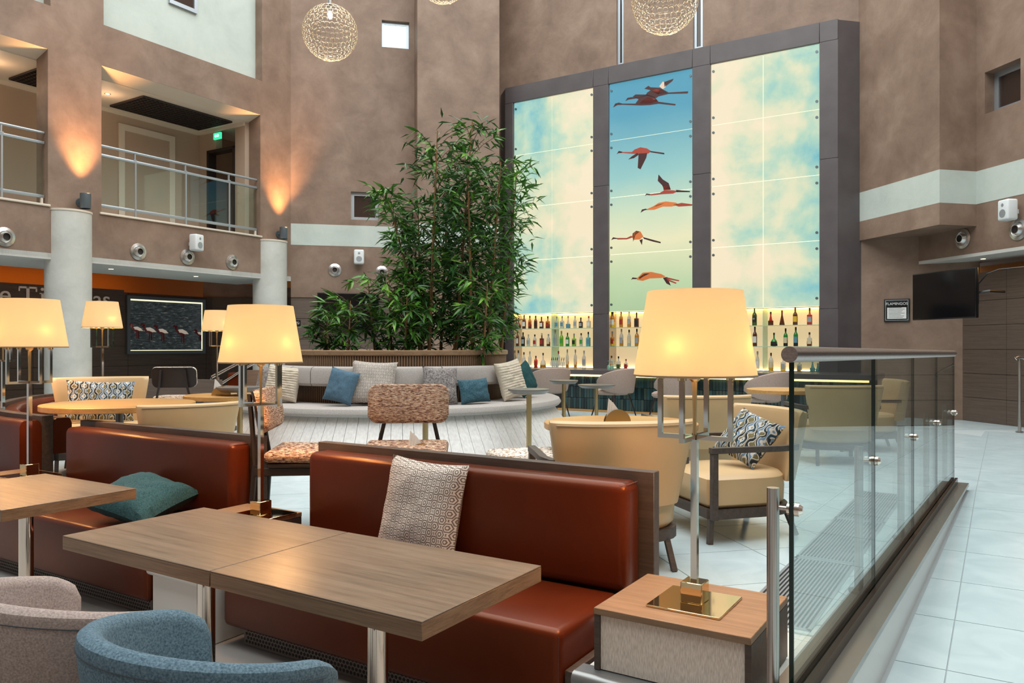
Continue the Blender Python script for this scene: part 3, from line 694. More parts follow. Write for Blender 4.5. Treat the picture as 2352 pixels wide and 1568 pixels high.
bird([('bird_dark', [(210, 1455), (220, 1438), (255, 1442), (245, 1450), (220, 1450)], 0), ('bird_orange', [(250, 1445), (290, 1405), (350, 1400), (420, 1415), (450, 1432), (420, 1442), (340, 1445), (290, 1462), (250, 1455)], 0),
      ('bird_dark', [(262, 1440), (300, 1412), (340, 1410), (290, 1435), (270, 1450)], 0), ('bird_dark', [(430, 1440), (460, 1435), (485, 1495), (455, 1480)], 0), ('bird_red', [(450, 1435), (545, 1458), (540, 1465), (470, 1452), (525, 1475), (520, 1482), (465, 1462)], 0)])
# bottle niche: glowing back, shelves
zk = 1.10; zs1, zs2 = 1.93, 1.55
TB = TF+.36
for a, b_, cm in ((1178, 1362, 1265), (1397, 1590, None), (1631, 1882, 1751)):
    B().box(cols[a], cols[b_], .36, .38, zk-zm, zp0-zm).build('glowing_back', 'shelf_back', mural)
    for xx in (cols[a], cols[b_]-.012): B().box(xx, xx+.012, .02, .36, zk-zm, zp0-zm).build('niche_cheek', 'brushed_steel', mural)
    B().box(cols[a]+.02, cols[b_]-.02, .31, .35, zp0-.03-zm, zp0-.005-zm).build('light_strip', 'niche_top_glow', mural)
    B().box(cols[a]+.02, cols[b_]-.02, .33, .35, zk+.005-zm, zk+.02-zm).build('light_strip', 'niche_low_glow', mural)
    for z in (zs1, zs2): B().box(cols[a]+.012, cols[b_]-.012, .04, .35, z-.012-zm, z-zm).build('glass_shelf', 'shelf_glass', mural)
    if cm:
        for q0, q1 in ((zk, zs2-.012), (zs2, zs1-.012), (zs1, zp0)): B().box(cols[cm]-.006, cols[cm]+.006, .04, .35, q0-zm+.001, q1-zm-.001).build('glass_divider', 'shelf_glass', mural)
struct('wall_bar_niche', B(MST).box(sL-.1, sRr+.1, TF+.385, TF+.48, LZ, 6.6), 'dark_recess')

# ---- right-hand walls
pR = P(S(1972, TWL), TWL)
def mray(p, d, u): r = (u-CX)/F; return (r*p.y-p.x)/(d.x-r*d.y)
bR = mray(pR, -E3, 2158); pR2 = pR-E3*bR; cR = mray(pR2, E4, 2243); pR3 = pR2+E4*cR
zb0, zb1, zbx = 3.71, 4.21, 3.38
def wpoly(name, mat, pts, z0, z1): return struct(name, B().prism([(p.x, p.y) for p in pts], z0, z1), mat)
back_ = pR3+E3*3
boxp = [pR, pR2, pR3, pR3+E4*2.5, pR3+E4*2.5+E3*3, pR+E4*2+E3*.5]
for z0, z1, mt in ((zbx, zb0, 'brown_stucco'), (zb0, zb1, 'white_stucco'), (zb1, 12.5, 'brown_stucco')):
    wpoly('wall_right', mt, [pR, pR2, pR3, pR3+E3*1.2, pR+E4*.9], z0, z1)
# long right wall towards the camera with a window
MR = mwall(pR3, -E3, E4)
def aR(u, off=0): return mray(pR3+E4*off, -E3, u)
def zR(u, v, off=0): return H-(v-HY)/F*(pR3+E4*off-E3*aR(u, off)).y
zsof = 2.97
wx0, wx1 = aR(2262), aR(2344); wz0, wz1 = zR(2262, 262), zR(2262, 167)
wr = B(MR)
wr.box(-2.0, 9, 0, .35, zsof, zb0).box(0, 9, 0, .35, zb1, wz0).box(0, 9, 0, .35, wz1, 12.5).box(0, wx0, 0, .35, wz0, wz1).box(wx1, 9, 0, .35, wz0, wz1)
wall_r = struct('wall_right', wr, 'brown_stucco')
struct('trim_11', B(MR).box(0, 9, -.004, .35, zb0, zb1), 'white_stucco')
window('window_6', wallM(MR, (wx0+wx1)/2, .20, wz0), wx1-wx0, wz1-wz0, .08, 'dark_pane')
# soffit and orange niche, timber wall under
struct('ceiling', B(MR).box(-1.3, 9, 0, 1.4, zsof-.05, zsof), 'soffit_white')
xw0 = aR(2195, .45)
struct('wall_orange_band', B(MR).box(-1.5, 9, 1.3, 1.4, LZ, zsof-.05).box(-1.2, xw0+.1, .47, .55, 2.55, zsof-.05), 'orange_paint')
rw = struct('wall_timber_right', B(MR).box(xw0, 9, .47, .60, LZ, 2.72), 'dark_recess')
xj = aR(2312, .45)
zz = [LZ]+[.73+.385*k for k in range(6)]; zz[-1] = 2.72
for z0, z1 in zip(zz, zz[1:]):
    for x0, x1 in ((xw0, xj), (xj, xj+.55), (xj+.55, xj+1.9)):
        B(MR).box(x0+.003, x1-.003, .45, .47, z0+.003, z1-.003).build('wall_panel', 'grey_panel_wood', rw)
# timber end piece between stucco and panels
struct('trim_12', B(MR).box(xw0-.55, xw0-.02, .44, .56, LZ, 2.55), 'grey_panel_wood')
area('orange_niche_light', tuple((MR @ Vector((1.0, .9, 2.88)))), .3, 2.5, 9, (1, .5, .14), (0, 0, ROT-D45))
l2 = thing('downlight', 'small rectangular downlight in the soffit above the right-hand television', 'downlight', (MR @ Vector((aR(2252, .3), .35, zsof-.05))), 0)
B().lathe([(.05, -.006), (.05, 0)], 20).build('rim', 'white_plastic', l2); B().lathe([(.035, -.008), (.035, -.003)], 16).build('lamp', 'spot_disc', l2)
# menu sign on the bar wall
us = [(2031, 686), (2090, 737)]
sx0, sx1 = S(2031, TWL), S(2090, TWL); sz1, sz0 = Zt(2031, 687, TWL), Zt(2031, 739, TWL)
mn = thing('menu_sign', 'dark framed menu board lettered FLAMINGOS with a white sheet, left of the television', 'sign', P((sx0+sx1)/2, TWL, sz0), ROT)
hw = (sx1-sx0)/2; hh = sz1-sz0
B().box(-hw, hw, -.03, 0, 0, hh, .004).build('board', 'black_plastic', mn)
B().box(-hw+.02, hw-.02, -.036, -.03, .02, .03).box(-hw+.02, hw-.02, -.036, -.03, hh-.03, hh-.02).box(-hw+.02, -hw+.03, -.036, -.03, .03, hh-.03).box(hw-.03, hw-.02, -.036, -.03, .03, hh-.03).build('border', 'aluminium', mn)
B().box(-hw+.05, hw-.05, -.035, -.03, .05, hh*.62).build('menu_sheet', 'paper', mn)
bb = B()
for k in range(8): bb.box(-hw+.07, hw-.07-rnd.random()*.1, -.0365, -.035, .07+k*.023, .076+k*.023)
bb.build('print_lines', 'grey_metal', mn)
textmesh('FLAMINGOS', .062, .002, 'paper', mn, Matrix.Translation((0, -.034, hh*.73)) @ TX, align='CENTER')
# television on its bracket
def tvplace():
    pl = at(2098, 735, 12.1); pr = at(2244, 732, 11.0); d = (pr-pl); d.z = 0
    L = d.length; d.normalize()
    t_ = thing('television', 'black wall television on a swivel bracket right of the FLAMINGOS menu board', 'television', ((pl+pr)/2).to_tuple()[:2]+(1.95,), math.atan2(d.y, d.x))
    hgt = .71
    B().box(-L/2, L/2, -.02, .035, 0, hgt, .008).build('casing', 'black_plastic', t_)
    B().box(-L/2+.015, L/2-.015, -.024, -.02, .02, hgt-.015).build('screen', 'screen_black', t_)
    B().box(L/2-.25, L/2-.05, .035, .09, .2, .5).tube([(L/2-.15, .08, .35), (L/2+.02, .2, .38), (L/2-.05, .55, .38)], .02, 6).build('bracket', 'black_plastic', t_)
    B().tube([(L/2-.1, .05, .4), (L/2+.03, .15, .62), (L/2+.08, .3, .68), (L/2+.3, .5, .70)], .008, 6).build('cable', 'black_plastic', t_)
tvplace()

# air nozzles and wall speakers
def nozzle(p, rz, label, R=.115):
    n = thing('air_nozzle', label, 'air vent', p, rz, 'round steel air nozzles on the walls')
    M = Matrix.Translation((0, -.003, 0)) @ Matrix.Rotation(PI/2, 4, 'X')
    B().lathe([(R, 0), (R, .012), (R*.72, .022), (R*.60, .006), (R*.60, 0)], 32, M, cap=False).build('flange', 'spun_steel', n)
    B().lathe([(R*.62, .0), (R*.60, .02), (R*.42, .07), (R*.36, .07), (R*.34, .02), (.001, .02)], 28, M, cap=False).build('cone', 'spun_steel', n)
    B().lathe([(R*.34, .022), (R*.34, .045), (.001, .045)], 20, M, cap=False).build('throat', 'dark_recess', n)
for u, v, w_ in ((10, 544, 'left-hand edge of picture under the left balcony'), (317, 578, 'middle of left wall, left of the white speaker'), (430, 590, 'left wall right below the white speaker'), (533, 602, 'left wall beside the right-hand column')):
    nozzle(P(SW, T(u, SW), Zs(u, v, SW)), ROT+PI/2, 'round steel air nozzle, '+w_, .145)
for u, v, w_ in ((769, 620, 'left of the speaker on the back wall'), (877, 625, 'half behind the bamboo on the back wall')):
    nozzle(MC @ Vector((aC(u), 0, zC(u, v))), RC, 'round steel air nozzle '+w_, .135)
for u, v, w_ in ((2212, 548, 'on right wall under the overhanging box'), (2340, 527, 'below the speaker on the far right wall')):
    nozzle(MR @ Vector((aR(u), 0, zR(u, v))), RC-PI/2, 'round steel air nozzle '+w_, .155)
def speaker(p, rz, label, sw):
    n = thing('wall_speaker', label, 'speaker', p, rz, 'white wall speakers')
    B().box(-.03, .03, -.07, 0, .1, .16).build('bracket', 'white_plastic', n)
    M = Matrix.Rotation(sw, 4, 'Z') @ Matrix.Translation((0, -.15, 0))
    B(M).box(-.105, .105, -.08, .09, -.0, .30, .03, 3).build('cabinet', 'white_plastic', n)
    B(M).cyl((0, -.082, .10), (0, -.078, .10), .06, n=20).cyl((0, -.082, .22), (0, -.078, .22), .025, n=14).build('driver', 'aluminium', n)
speaker(P(SW, T(437, SW), Zs(437, 577, SW)), ROT+PI/2, 'white wall speaker above the air nozzles on left wall', .2)
speaker(MC @ Vector((aC(824), 0, zC(824, 608))), RC, 'white wall speaker on the back wall left of the bamboo', 0)
speaker(MR @ Vector((aR(2336), 0, zR(2336, 507))), RC-PI/2, 'white wall speaker at the far right edge', -.1)
# unseen wall added behind the camera to cut level sky light
struct('wall_light_block', B().box(-16, 12, -7.3, -7, 0, 12.5), 'brown_stucco')

# ================================================================== FURNITURE BUILDERS
def Rz(a): return Matrix.Rotation(a, 4, 'Z')
def Tr(x, y, z=0): return Matrix.Translation((x, y, z))
def shell(rin, thick, th0, th1, zlo, zhi, n=60, M=None, bb=None, flare=0, yscale=1):
    """upholstered curved wall: theta measured from the back (+y), rounded top and ends"""
    rows = []
    for i in range(n+1):
        k = i/n; th = th0+(th1-th0)*k
        arc = min(k, 1-k)*abs(th1-th0)*rin; cr = .085
        dz_ = cr-math.sqrt(max(0, cr*cr-(cr-arc)**2)) if arc < cr else 0
        f = math.sqrt(max(0, 1-(1-min(1, arc/.025))**2))
        zt, zl = zhi(th)-dz_, zlo(th); zm_ = (zt+zl)/2
        hh = (zt-zl)/2; tt = thick*(.45+.55*f)
        prof = [(0, -hh), (tt*.12, -hh-.0), (tt*.88, -hh), (tt, -hh+.02)]
        prof += [(tt, hh-tt*.45)]+[(tt/2+tt/2*math.cos(a), hh-tt*.45+tt*.45*math.sin(a)) for a in (PI*.2, PI*.38, PI*.5, PI*.62, PI*.8)]+[(0, hh-tt*.45)]
        row = []
        for dr, dz in prof:
            fl_ = flare*(dz+hh)/(2*hh)
            r = rin+dr+fl_+(thick-tt)/2
            row.append((r*math.sin(th), r*math.cos(th)*yscale, zm_+dz))
        rows.append(row)
    bb = bb or B(); return bb.rows(rows, M=M)
def pillow_mesh(w_, h_, th, seed=0, pleat=0, n=16):
    bb = B(); vt = {}
    for sd in (-1, 1):
        for i in range(n+1):
            for j in range(n+1):
                u, v = -1+2*i/n, -1+2*j/n
                edge = i in (0, n) or j in (0, n)
                if edge and (0, i, j) in vt: vt[(sd, i, j)] = vt[(0, i, j)]; continue
                px = w_/2*u*(1-.075*(1-v*v)); pz = h_/2*v*(1-.075*(1-u*u))
                t = (max(0, 1-u**4)*max(0, 1-v**4))**.5
                y = sd*th/2*t*(1+.16*mnoise.noise(Vector((u*1.7+seed, v*1.7, sd*3+seed))))
                y += sd*.012*mnoise.noise(Vector((u*4+seed*2, v*4, sd)))*t
                if pleat: y += sd*pleat*abs(math.sin(v*PI*7))*t
                q = bb.bm.verts.new((px, y, pz+h_/2)); vt[(sd, i, j)] = q
                if edge: vt[(0, i, j)] = q
        for i in range(n):
            for j in range(n):
                f = (vt[(sd, i, j)], vt[(sd, i+1, j)], vt[(sd, i+1, j+1)], vt[(sd, i, j+1)])
                try: bb.bm.faces.new(f)
                except ValueError: pass
    return bb
def pillow(label, mat, loc, w_, h_, th, rz=0, tilt=0, roll=0, seed=0, pleat=0, name='cushion', group=None, n=None, M3=None):
    o = pillow_mesh(w_, h_, th, seed, pleat, n or (84 if pleat else 18)).build(name, mat)
    # tilt leans the top backwards (+y local), roll turns it in its own plane
    Q = (M3 if M3 is not None else Rz(rz)) @ Matrix.Rotation(-tilt, 4, 'X') @ Matrix.Rotation(roll, 4, 'Y')
    o.matrix_world = Tr(*loc) @ Q
    zmin = min((o.matrix_world @ v.co).z for v in o.data.vertices)
    o.location.z += loc[2]-zmin
    return tag(o, label, 'cushion', group)

# ================================================================== FOREGROUND
plain('plinth_metal', (.16, .125, .105), .45, .3)
def banquette(s0, s1, label, end_board=True):
    L = s1-s0
    b_ = thing('banquette', label, 'banquette', P(s0, 2.635, 0), ROT)
    B().box(.03, L-.06, 0, .575, .10, .455, .035, 4).build('seat', 'orange_leather', b_)
    sx0, sx1 = .03, L-.06
    B().tube([(sx0+.02, .018, .440), (sx1-.02, .018, .440)], .0035, 6).tube([(sx1-.018, .02, .440), (sx1-.018, .56, .440)], .0035, 6).tube([(sx1-.012, .012, .43), (sx1-.012, .012, .12)], .003, 6).build('seam', 'seam', b_)
    bx0, bx1 = .08, L-.02
    B().box(bx0, bx1, .535, .70, .46, .945, .045, 5).build('back_cushion', 'orange_leather', b_)
    B().tube([(bx0+.03, .552, .930), (bx1-.03, .552, .930), (bx1-.014, .575, .934), (bx1-.014, .69, .934)], .0035, 6).tube([(bx1-.03, .545, .915), (bx1-.03, .545, .50)], .0025, 6).build('seam', 'seam', b_)
    B().box(0, L+.04, .702, .765, .0, .98, .003, 1).build('back_panel', 'dark_wood', b_)
    B().box(.0, L+.04, .60, .702, .956, .98, .003, 1).build('back_cap', 'dark_wood', b_) if False else None
    if end_board: B().box(L-.055, L-.02, .03, .70, .065, .30, .003, 1).build('end_board', 'dark_wood', b_)
    pl = B().box(.12, L-.12, .07, .56, 0, .10).build('plinth', 'plinth_metal', b_)
    me = None
    nb = B(); nb.lathe([(.011, 0), (.011, .001)], 6, Matrix.Rotation(PI/2, 4, 'X'))
    hb = B(); k = 0
    x = .14
    while x < L-.14:
        for r_ in range(4):
            hb.lathe([(.0085, 0), (.0085, .0012)], 6, Tr(x+(r_ % 2)*.0115, .07, .02+r_*.02) @ Matrix.Rotation(PI/2, 4, 'X'))
        x += .023
    nb.bm.free(); hb.build('perforations', 'dark_recess', b_, kind='stuff'); 
    return b_

ban1 = banquette(-3.48, -1.39, 'long orange leather banquette behind the joined wooden tables, ivory patterned cushion on it')
ban2 = banquette(-6.06, -4.04, 'orange leather banquette with the teal cushion on its seat, left of the middle lamp')
# curved booth at the far left
bo = thing('banquette', 'curved orange leather booth with a dark wood back at the left edge of the picture', 'banquette', P(-6.66, 2.635, 0), ROT)
ctl = [(-.0, .72), (-.5, .73), (-1.0, .80), (-1.5, 1.0), (-2.0, 1.28), (-2.5, 1.65), (-2.95, 2.1), (-3.2, 2.6)]
def offs(off):
    out = []
    for i, p in enumerate(ctl):
        a = Vector(ctl[max(i-1, 0)]); c = Vector(ctl[min(i+1, len(ctl)-1)]); d = (c-a).normalized(); n = Vector((-d.y, d.x))
        out.append(Vector(p)-n*off*-1)
    return out
def curve_box(o0, o1, z0, z1, r=0):
    A, Bq = offs(o0), offs(o1); rows = []
    for a, c in zip(A, Bq):
        m_ = c-a; 
        if r: pr = [(0, z0), (1, z0), (1, z1-r), (.93, z1-r*.3), (.8, z1), (.2, z1), (.07, z1-r*.3), (0, z1-r)]
        else: pr = [(0, z0), (1, z0), (1, z1), (0, z1)]
        rows.append([(a.x+m_.x*k, a.y+m_.y*k, z) for k, z in pr])
    return B().rows(rows)
curve_box(0, -.09, .0, .98).build('back_panel', 'dark_wood', bo)
curve_box(.002, .17, .46, .95, .05).build('back_cushion', 'orange_leather', bo)
curve_box(.10, .68, .10, .455, .05).build('seat', 'orange_leather', bo)
cb_ = curve_box(-.092, -.24, .66, .955, .05); cb_.build('inner_cushion', 'orange_leather', bo)

def table(s0, s1, t0, t1, label, legpos):
    w_, d_ = s1-s0, t1-t0
    t = thing('dining_table', label, 'table', P((s0+s1)/2, (t0+t1)/2, 0), ROT)
    B().box(-w_/2+.001, w_/2-.001, -d_/2, d_/2, .745, .75, .0015, 1).build('tabletop', 'table_wood', t)
    B().box(-w_/2+.001, w_/2-.001, -d_/2, d_/2, .692, .7449, .0015, 1).build('tabletop_edge', 'table_edge', t)
    B().lathe([(.037, .012), (.037, .692)], 32, Tr(legpos, 0)).build('column_leg', 'chrome', t)
    B().lathe([(.24, 0), (.24, .006), (.05, .016)], 40, Tr(legpos, 0)).build('foot_plate', 'brushed_steel', t)
    return t
table(-2.401, -1.437, 1.785, 2.475, 'square brown oak table in front of the ivory cushion, right-hand one of the joined pair', 0)
table(-3.378, -2.404, 1.785, 2.475, 'square brown oak table, left-hand one of the joined pair', 0)
table(-5.12, -4.145, 1.90, 2.60, 'brown oak table at the left edge beside the teal cushion', 0)

def end_table(s0, s1, t0, t1, z0, label):
    w_, d_ = s1-s0, t1-t0; h_ = .58-z0
    t = thing('end_table', label, 'side table', P((s0+s1)/2, (t0+t1)/2, z0), ROT)
    B().box(-w_/2, w_/2, -d_/2, d_/2, h_-.025, h_, .002, 1).build('top', 'end_table_wood', t)
    for sx in (-1, 1): B().box(sx*w_/2-.022*(sx > 0)+.0, sx*w_/2+.022*(sx < 0), -d_/2+.004, d_/2-.004, 0, h_-.026).build('side_panel', 'end_table_wood' if False else 'dark_wood', t)
    for sy in (-1, 1): B().box(-w_/2+.023, w_/2-.023, sy*(d_/2-.02)-.008, sy*(d_/2-.02)+.008, .002, h_-.026).build('linen_panel', 'linen_fabric', t)
    return t
end_table(-1.30, -.72, 2.625, 3.14, LZ, 'low wooden box side table with linen front under the nearest lamp')
end_table(-3.97, -3.47+.02-.04, 2.66, 3.22, LZ, 'low wooden box side table between the two orange banquettes')
end_table(-6.60, -6.09, 2.66, 3.22, LZ, 'low wooden box side table between the curved booth and the left banquette')

def lamp(loc, label, sc=1, bulbs=4, power=13, rz=ROT, wide=1):
    l = thing('table_lamp', label, 'lamp', loc, rz, 'four-armed table lamps', sc)
    B().box(-.14, .14, -.14, .14, 0, .009, .002, 1).build('base_plate', 'polished_brass', l)
    B().box(-.042, .042, -.042, .042, .009, .085, .003, 1).build('base_block', 'polished_brass', l)
    B().box(-.012, .012, -.012, .012, .085, .618).build('pole', 'chrome', l)
    for k in range(4):
        M = Rz(k*PI/2)
        B(M).box(.012, .145, -.0085, .0085, .618, .635).box(.128, .145, -.0085, .0085, .635, .845).build('arm', 'chrome', l)
        B(M).cyl((.1365, 0, .845), (.1365, 0, .875), .016, .016, 16).build('lamp_holder', 'polished_brass', l)
    B().lathe([(.007, .62), (.007, .70), (.010, .835), (.022, .845), (.024, .862), (.012, .872)], 20).build('stem', 'brass', l)
    # shade: open frustum with thickness
    r0, r1, z0, z1 = .229*wide, .177*wide, .858, 1.178
    B().lathe([(r0, z0), (r1, z1), (r1-.003, z1), (r0-.003, z0), (r0, z0)], 64, cap=False).build('shade', 'lamp_shade', l)
    B().lathe([(r0+.001, z0-.001), (r0+.0015, z0+.006), (r0-.004, z0+.006), (r0-.004, z0-.001), (r0+.001, z0-.001)], 48, cap=False).build('shade_rim', 'cream_seam', l)
    B().tube([(r1*math.cos(a), r1*math.sin(a), z1-.02) for a in (0, PI)], .002, 5).tube([(r1*math.cos(a), r1*math.sin(a), z1-.02) for a in (PI/2, -PI/2)], .002, 5).build('shade_carrier', 'chrome', l)
    for k in range(bulbs):
        a = k*2*PI/bulbs
        d = bpy.data.lights.new('bulb', 'POINT'); d.energy = power*4/bulbs*sc*sc; d.color = (1, .50, .18); d.shadow_soft_size = .022
        o = bpy.data.objects.new('bulb', d); C.objects.link(o); o.parent = l; o.location = (.172*math.cos(a), .172*math.sin(a), .965)
    for k in range(4):
        B(Rz(k*PI/2)).lathe([(.010, .875), (.013, .90), (.016, .925), (.008, .945)], 12, Tr(.1365, 0)).build('bulb', 'white_plastic', l)
    return l
lamp(P(-1.00, 2.875, .58), 'big near lamp with cream shade and chrome arms on the right-hand side table')
lamp(P(-3.62, 3.03, .58), 'table lamp with cream shade between the two orange banquettes', 1.02)
lamp(P(-6.17, 3.02, .58), 'table lamp at the left edge between curved booth and left banquette', 1.12)

# tub chairs
plain('seam_grey', (.05, .06, .07), .9)
def tub(loc, f, mat, label, R=.315, sc=1):
    t = thing('tub_chair', label, 'chair', loc, math.atan2(-f[0], f[1])+PI, None, sc)   # local back = +y ... opening = -y
    zh = lambda th: .815-.075*(1-math.cos(min(abs(th), 1.9)))
    shell(R-.065, .07, -2.05, 2.05, lambda th: .47-.06*math.cos(th), zh, 72, flare=.045).build('back_shell', mat, t)
    pts = [((R+.0455)*math.sin(a), (R+.0455)*math.cos(a), zh(a)-.045) for a in [(-1.80+3.6*i/40) for i in range(41)]]
    B().tube(pts, .0018, 5).build('seam', 'seam_grey', t)
    bb = B(); bb.lathe([(.05, .40), (R-.04, .40), (R-.01, .43), (R-.015, .475), (R-.07, .495), (.05, .50)], 32, Matrix.Diagonal((.95, .95, 1, 1)) @ Tr(0, -.02, 0)); bb.build('seat', mat, t)
    for sx in (-1, 1):
        for sy in (-1, 1): B().cyl((sx*.20, sy*.18, .42), (sx*.25, sy*.24, 0), .016, .010, 12).build('leg', 'black_wood', t)
    return t
ch = Vector((-.82, 2.21, 0))
fdir = (.60, .80)
tub(ch, fdir, 'blue_fabric', 'blue-grey upholstered tub chair in the foreground, at the left end of the joined tables')
tub(ch+Vector((-.60, .37, 0)), (.56, .83), 'beige_fabric', 'beige-grey upholstered tub chair at the bottom left corner, behind the blue one')

# cushions on the banquettes
pc = P(-2.47, 3.10, 0)
pillow('ivory and brown lozenge-patterned square cushion leaning on the orange banquette', 'lattice_fabric', P(-2.52, 3.055, .455), .50, .52, .17, rz=ROT, tilt=.22, seed=3, roll=.04)
# teal cushion lying on the seat
pillow('teal-green cushion lying flat on the left banquette seat', 'teal_fabric', P(-4.62, 2.93, .455), .54, .46, .19, seed=5, M3=Rz(ROT+.15) @ Matrix.Rotation(.16, 4, 'Y') @ Matrix.Rotation(-PI/2+.26, 4, 'X') @ Tr(0, 0, -.23))

# ================================================================== BALUSTRADE
plain('dark_channel', (.045, .028, .022), .25, .5)
br = thing('glass_balustrade', 'frameless glass balustrade with thick round steel handrail along the ramp', 'railing', cpt(2.4, 0, .41), 0)
o0 = br.location.copy()
def loc_(p): return Vector(p)-o0
def rail_z(t): return 1.525-.035*(t-2.45)/5
us_ = [1817, 2006, 2096, 2150, 2190]
def tcurb(u):
    lo, hi = 1.5, 9
    for _ in range(50):
        m_ = (lo+hi)/2; q = cpt(m_, 0, 0); (lo, hi) = (m_, hi) if CX+F*q.x/q.y < u else (lo, m_)
    return m_
ts = [tcurb(u) for u in us_]
for a, c in zip(ts, ts[1:]):
    bb = B(); v = []
    for t in (a+.004, c-.004):
        p = cpt(t, 0, 0); q = loc_((p.x, p.y, 0)); d = (cpt(t+1, 0, 0)-cpt(t, 0, 0)).normalized(); n = Vector((-d.y, d.x, 0))*.0065
        v.append([(q.x-n.x, q.y-n.y, .413-.41), (q.x+n.x, q.y+n.y, .413-.41), (q.x+n.x, q.y+n.y, rail_z(t)-.41-.02), (q.x-n.x, q.y-n.y, rail_z(t)-.41-.02)])
    bb.rows(v); gp_ = bb.build('glass_panel', 'glass', br)
    for t in (a+.006, c-.006):
        p = cpt(t, 0, 0); q = loc_((p.x, p.y, 0)); d = (cpt(t+1, 0, 0)-cpt(t, 0, 0)).normalized(); n = Vector((-d.y, d.x, 0))*.007; d = d*.0035
        bb = B(); bb.prism([((q-n-d).x, (q-n-d).y), ((q+n-d).x, (q+n-d).y), ((q+n+d).x, (q+n+d).y), ((q-n+d).x, (q-n+d).y)], .004, rail_z(t)-.41-.022)
        bb.build('polished_edge', 'glass_edge', gp_)
pr0, pr1 = cpt(ts[0]-.02, 0, rail_z(ts[0])), cpt(ts[-1]+.0, 0, rail_z(ts[-1]))
B().cyl(loc_(pr0), loc_(pr1), .0255, n=32).build('handrail', 'rail_steel', br)
for sg_ in (-1, 1):
    bb = strip(B(), 1.2, 7.50, sg_*.02-.010, sg_*.02+.010, .411, .455); bmesh.ops.translate(bb.bm, vec=-o0, verts=bb.bm.verts[:]); bb.build('base_channel', 'dark_channel', br)

dcv = (cpt(5, 0, 0)-cpt(4, 0, 0)).normalized(); ncv = Vector((-dcv.y, dcv.x, 0))
for i, t in enumerate(ts):
    t_ = t+(.02 if i == 0 else (-.02 if i == len(ts)-1 else 0))
    g_ = cpt(t_, 0, 0); zc_ = 1.035-.035*(t_-2.5)/5
    p = loc_(Vector((g_.x, g_.y, 0))+ncv*.062)
    B().cyl((p.x, p.y, .001), (p.x, p.y, zc_+.062-.41), .0195, n=28).build('post', 'brushed_steel', br)
    B().cyl((p.x, p.y, .001), (p.x, p.y, .012), .045, n=28).build('post_foot', 'brushed_steel', br)
    a = loc_(Vector((g_.x, g_.y, zc_))); 
    B().cyl(a+ncv*.05, a-ncv*.03, .007, n=12).build('clamp_arm', 'brushed_steel', br)
    B().cyl(a-ncv*.008, a-ncv*.022, .022, n=24).cyl(a+ncv*.008, a+ncv*.016, .018, n=20).cyl(a-ncv*.022, a-ncv*.032, .016, .010, n=20).build('clamp_disc', 'chrome', br)

# ================================================================== ROUND SOFA WITH PLANTER
SC = Vector((-1.50, 10.3, LZ)); RS = 2.12
so = thing('round_sofa', 'large round grey sofa with flared white plank base around the bamboo planter', 'sofa', SC)
sd = thing('planter', 'round slatted wooden planter holding the bamboo in the centre of sofa', 'planter', SC)
def ring(bb, prof, a0, a1, n, M=None):
    rows = []
    for i in range(n+1):
        a = a0+(a1-a0)*i/n; rows.append([(r*math.sin(a), -r*math.cos(a), z) for r, z in prof])
    return bb.rows(rows, M=M)
# angles measured from the direction of the camera, increasing to the right
A0 = 2.0
def rprof(r0, r1, z0, z1, b_): return [(r0, z0), (r1-b_*.4, z0), (r1-.0, z0+b_*.5), (r1, z1-b_*.9), (r1-b_*.35, z1-b_*.25), (r1-b_, z1), (r0+b_*.5, z1), (r0, z1-b_*.4)]
for a, b_ in ((-2.1, -.9), (-.9, .0), (.0, .9), (.9, 2.1)):
    ring(B(), rprof(1.43, RS+.02, .455, .55, .06), a+.002, b_-.002, 30).build('seat_cushion', 'sofa_fabric', so)
segs = [(-2.0, -1.12), (-1.12, -.72), (-.72, -.50), (-.50, 0.02), (.02, .46), (.46, .95), (.95, 2.0)]
for a, b_ in segs: ring(B(), rprof(1.432, 1.63, .75, .97, .06), a+.004, b_-.004, 16).build('back_cushion', 'sofa_fabric', so)
NP = 70
me = None
for i in range(NP):
    a = -PI*.62+i*PI*1.24/NP; g = .0009
    r0, r1 = RS-.08, RS+.24
    rows = []
    for aa in (a+g, a+PI*1.24/NP-g):
        rows.append([((r)*math.sin(aa), -(r)*math.cos(aa), z) for r, z in ((r1-.05, .0), (r1, .0), (r0, .452), (r0-.05, .452))])
    B().rows(rows).build('plank', 'white_plank', so)
ring(B(), [(RS-.30, 0), (RS+.18, 0), (RS-.14, .45), (RS-.2, .45)], -PI*.62, PI*.62, 50).build('base_core', 'grout', so)
B().lathe([(1.395, .0), (1.395, 1.09), (1.33, 1.09), (1.33, 1.05), (.01, 1.05)], 90, cap=False).build('body', 'dark_recess', sd)
B().lathe([(1.425, 1.09), (1.445, 1.10), (1.445, 1.145), (1.425, 1.155), (1.33, 1.155), (1.32, 1.145), (1.32, 1.09), (1.425, 1.09)], 100, cap=False).build('rim', 'end_table_wood', sd)
B().lathe([(.01, 1.052), (1.325, 1.052), (1.325, 1.06), (.01, 1.07)], 60, cap=False).build('soil', 'soil', sd)
me = B().box(-.0115, .0115, -.014, .004, .50, 1.089, .003, 1).mesh('slat', 'slat_wood')
NSL = 250
for i in range(150):
    a = -1.65+i*3.3/150
    o = bpy.data.objects.new('slat', me); C.objects.link(o); o.parent = sd
    o.location = (1.41*math.sin(a), -1.41*math.cos(a), 0); o.rotation_euler = (0, 0, a)
def ang(u, r):
    lo, hi = -1.35, 1.35
    for _ in range(50):
        m_ = (lo+hi)/2; x = SC.x+r*math.sin(m_); y = SC.y-r*math.cos(m_); (lo, hi) = (m_, hi) if CX+F*x/y < u else (lo, m_)
    return m_
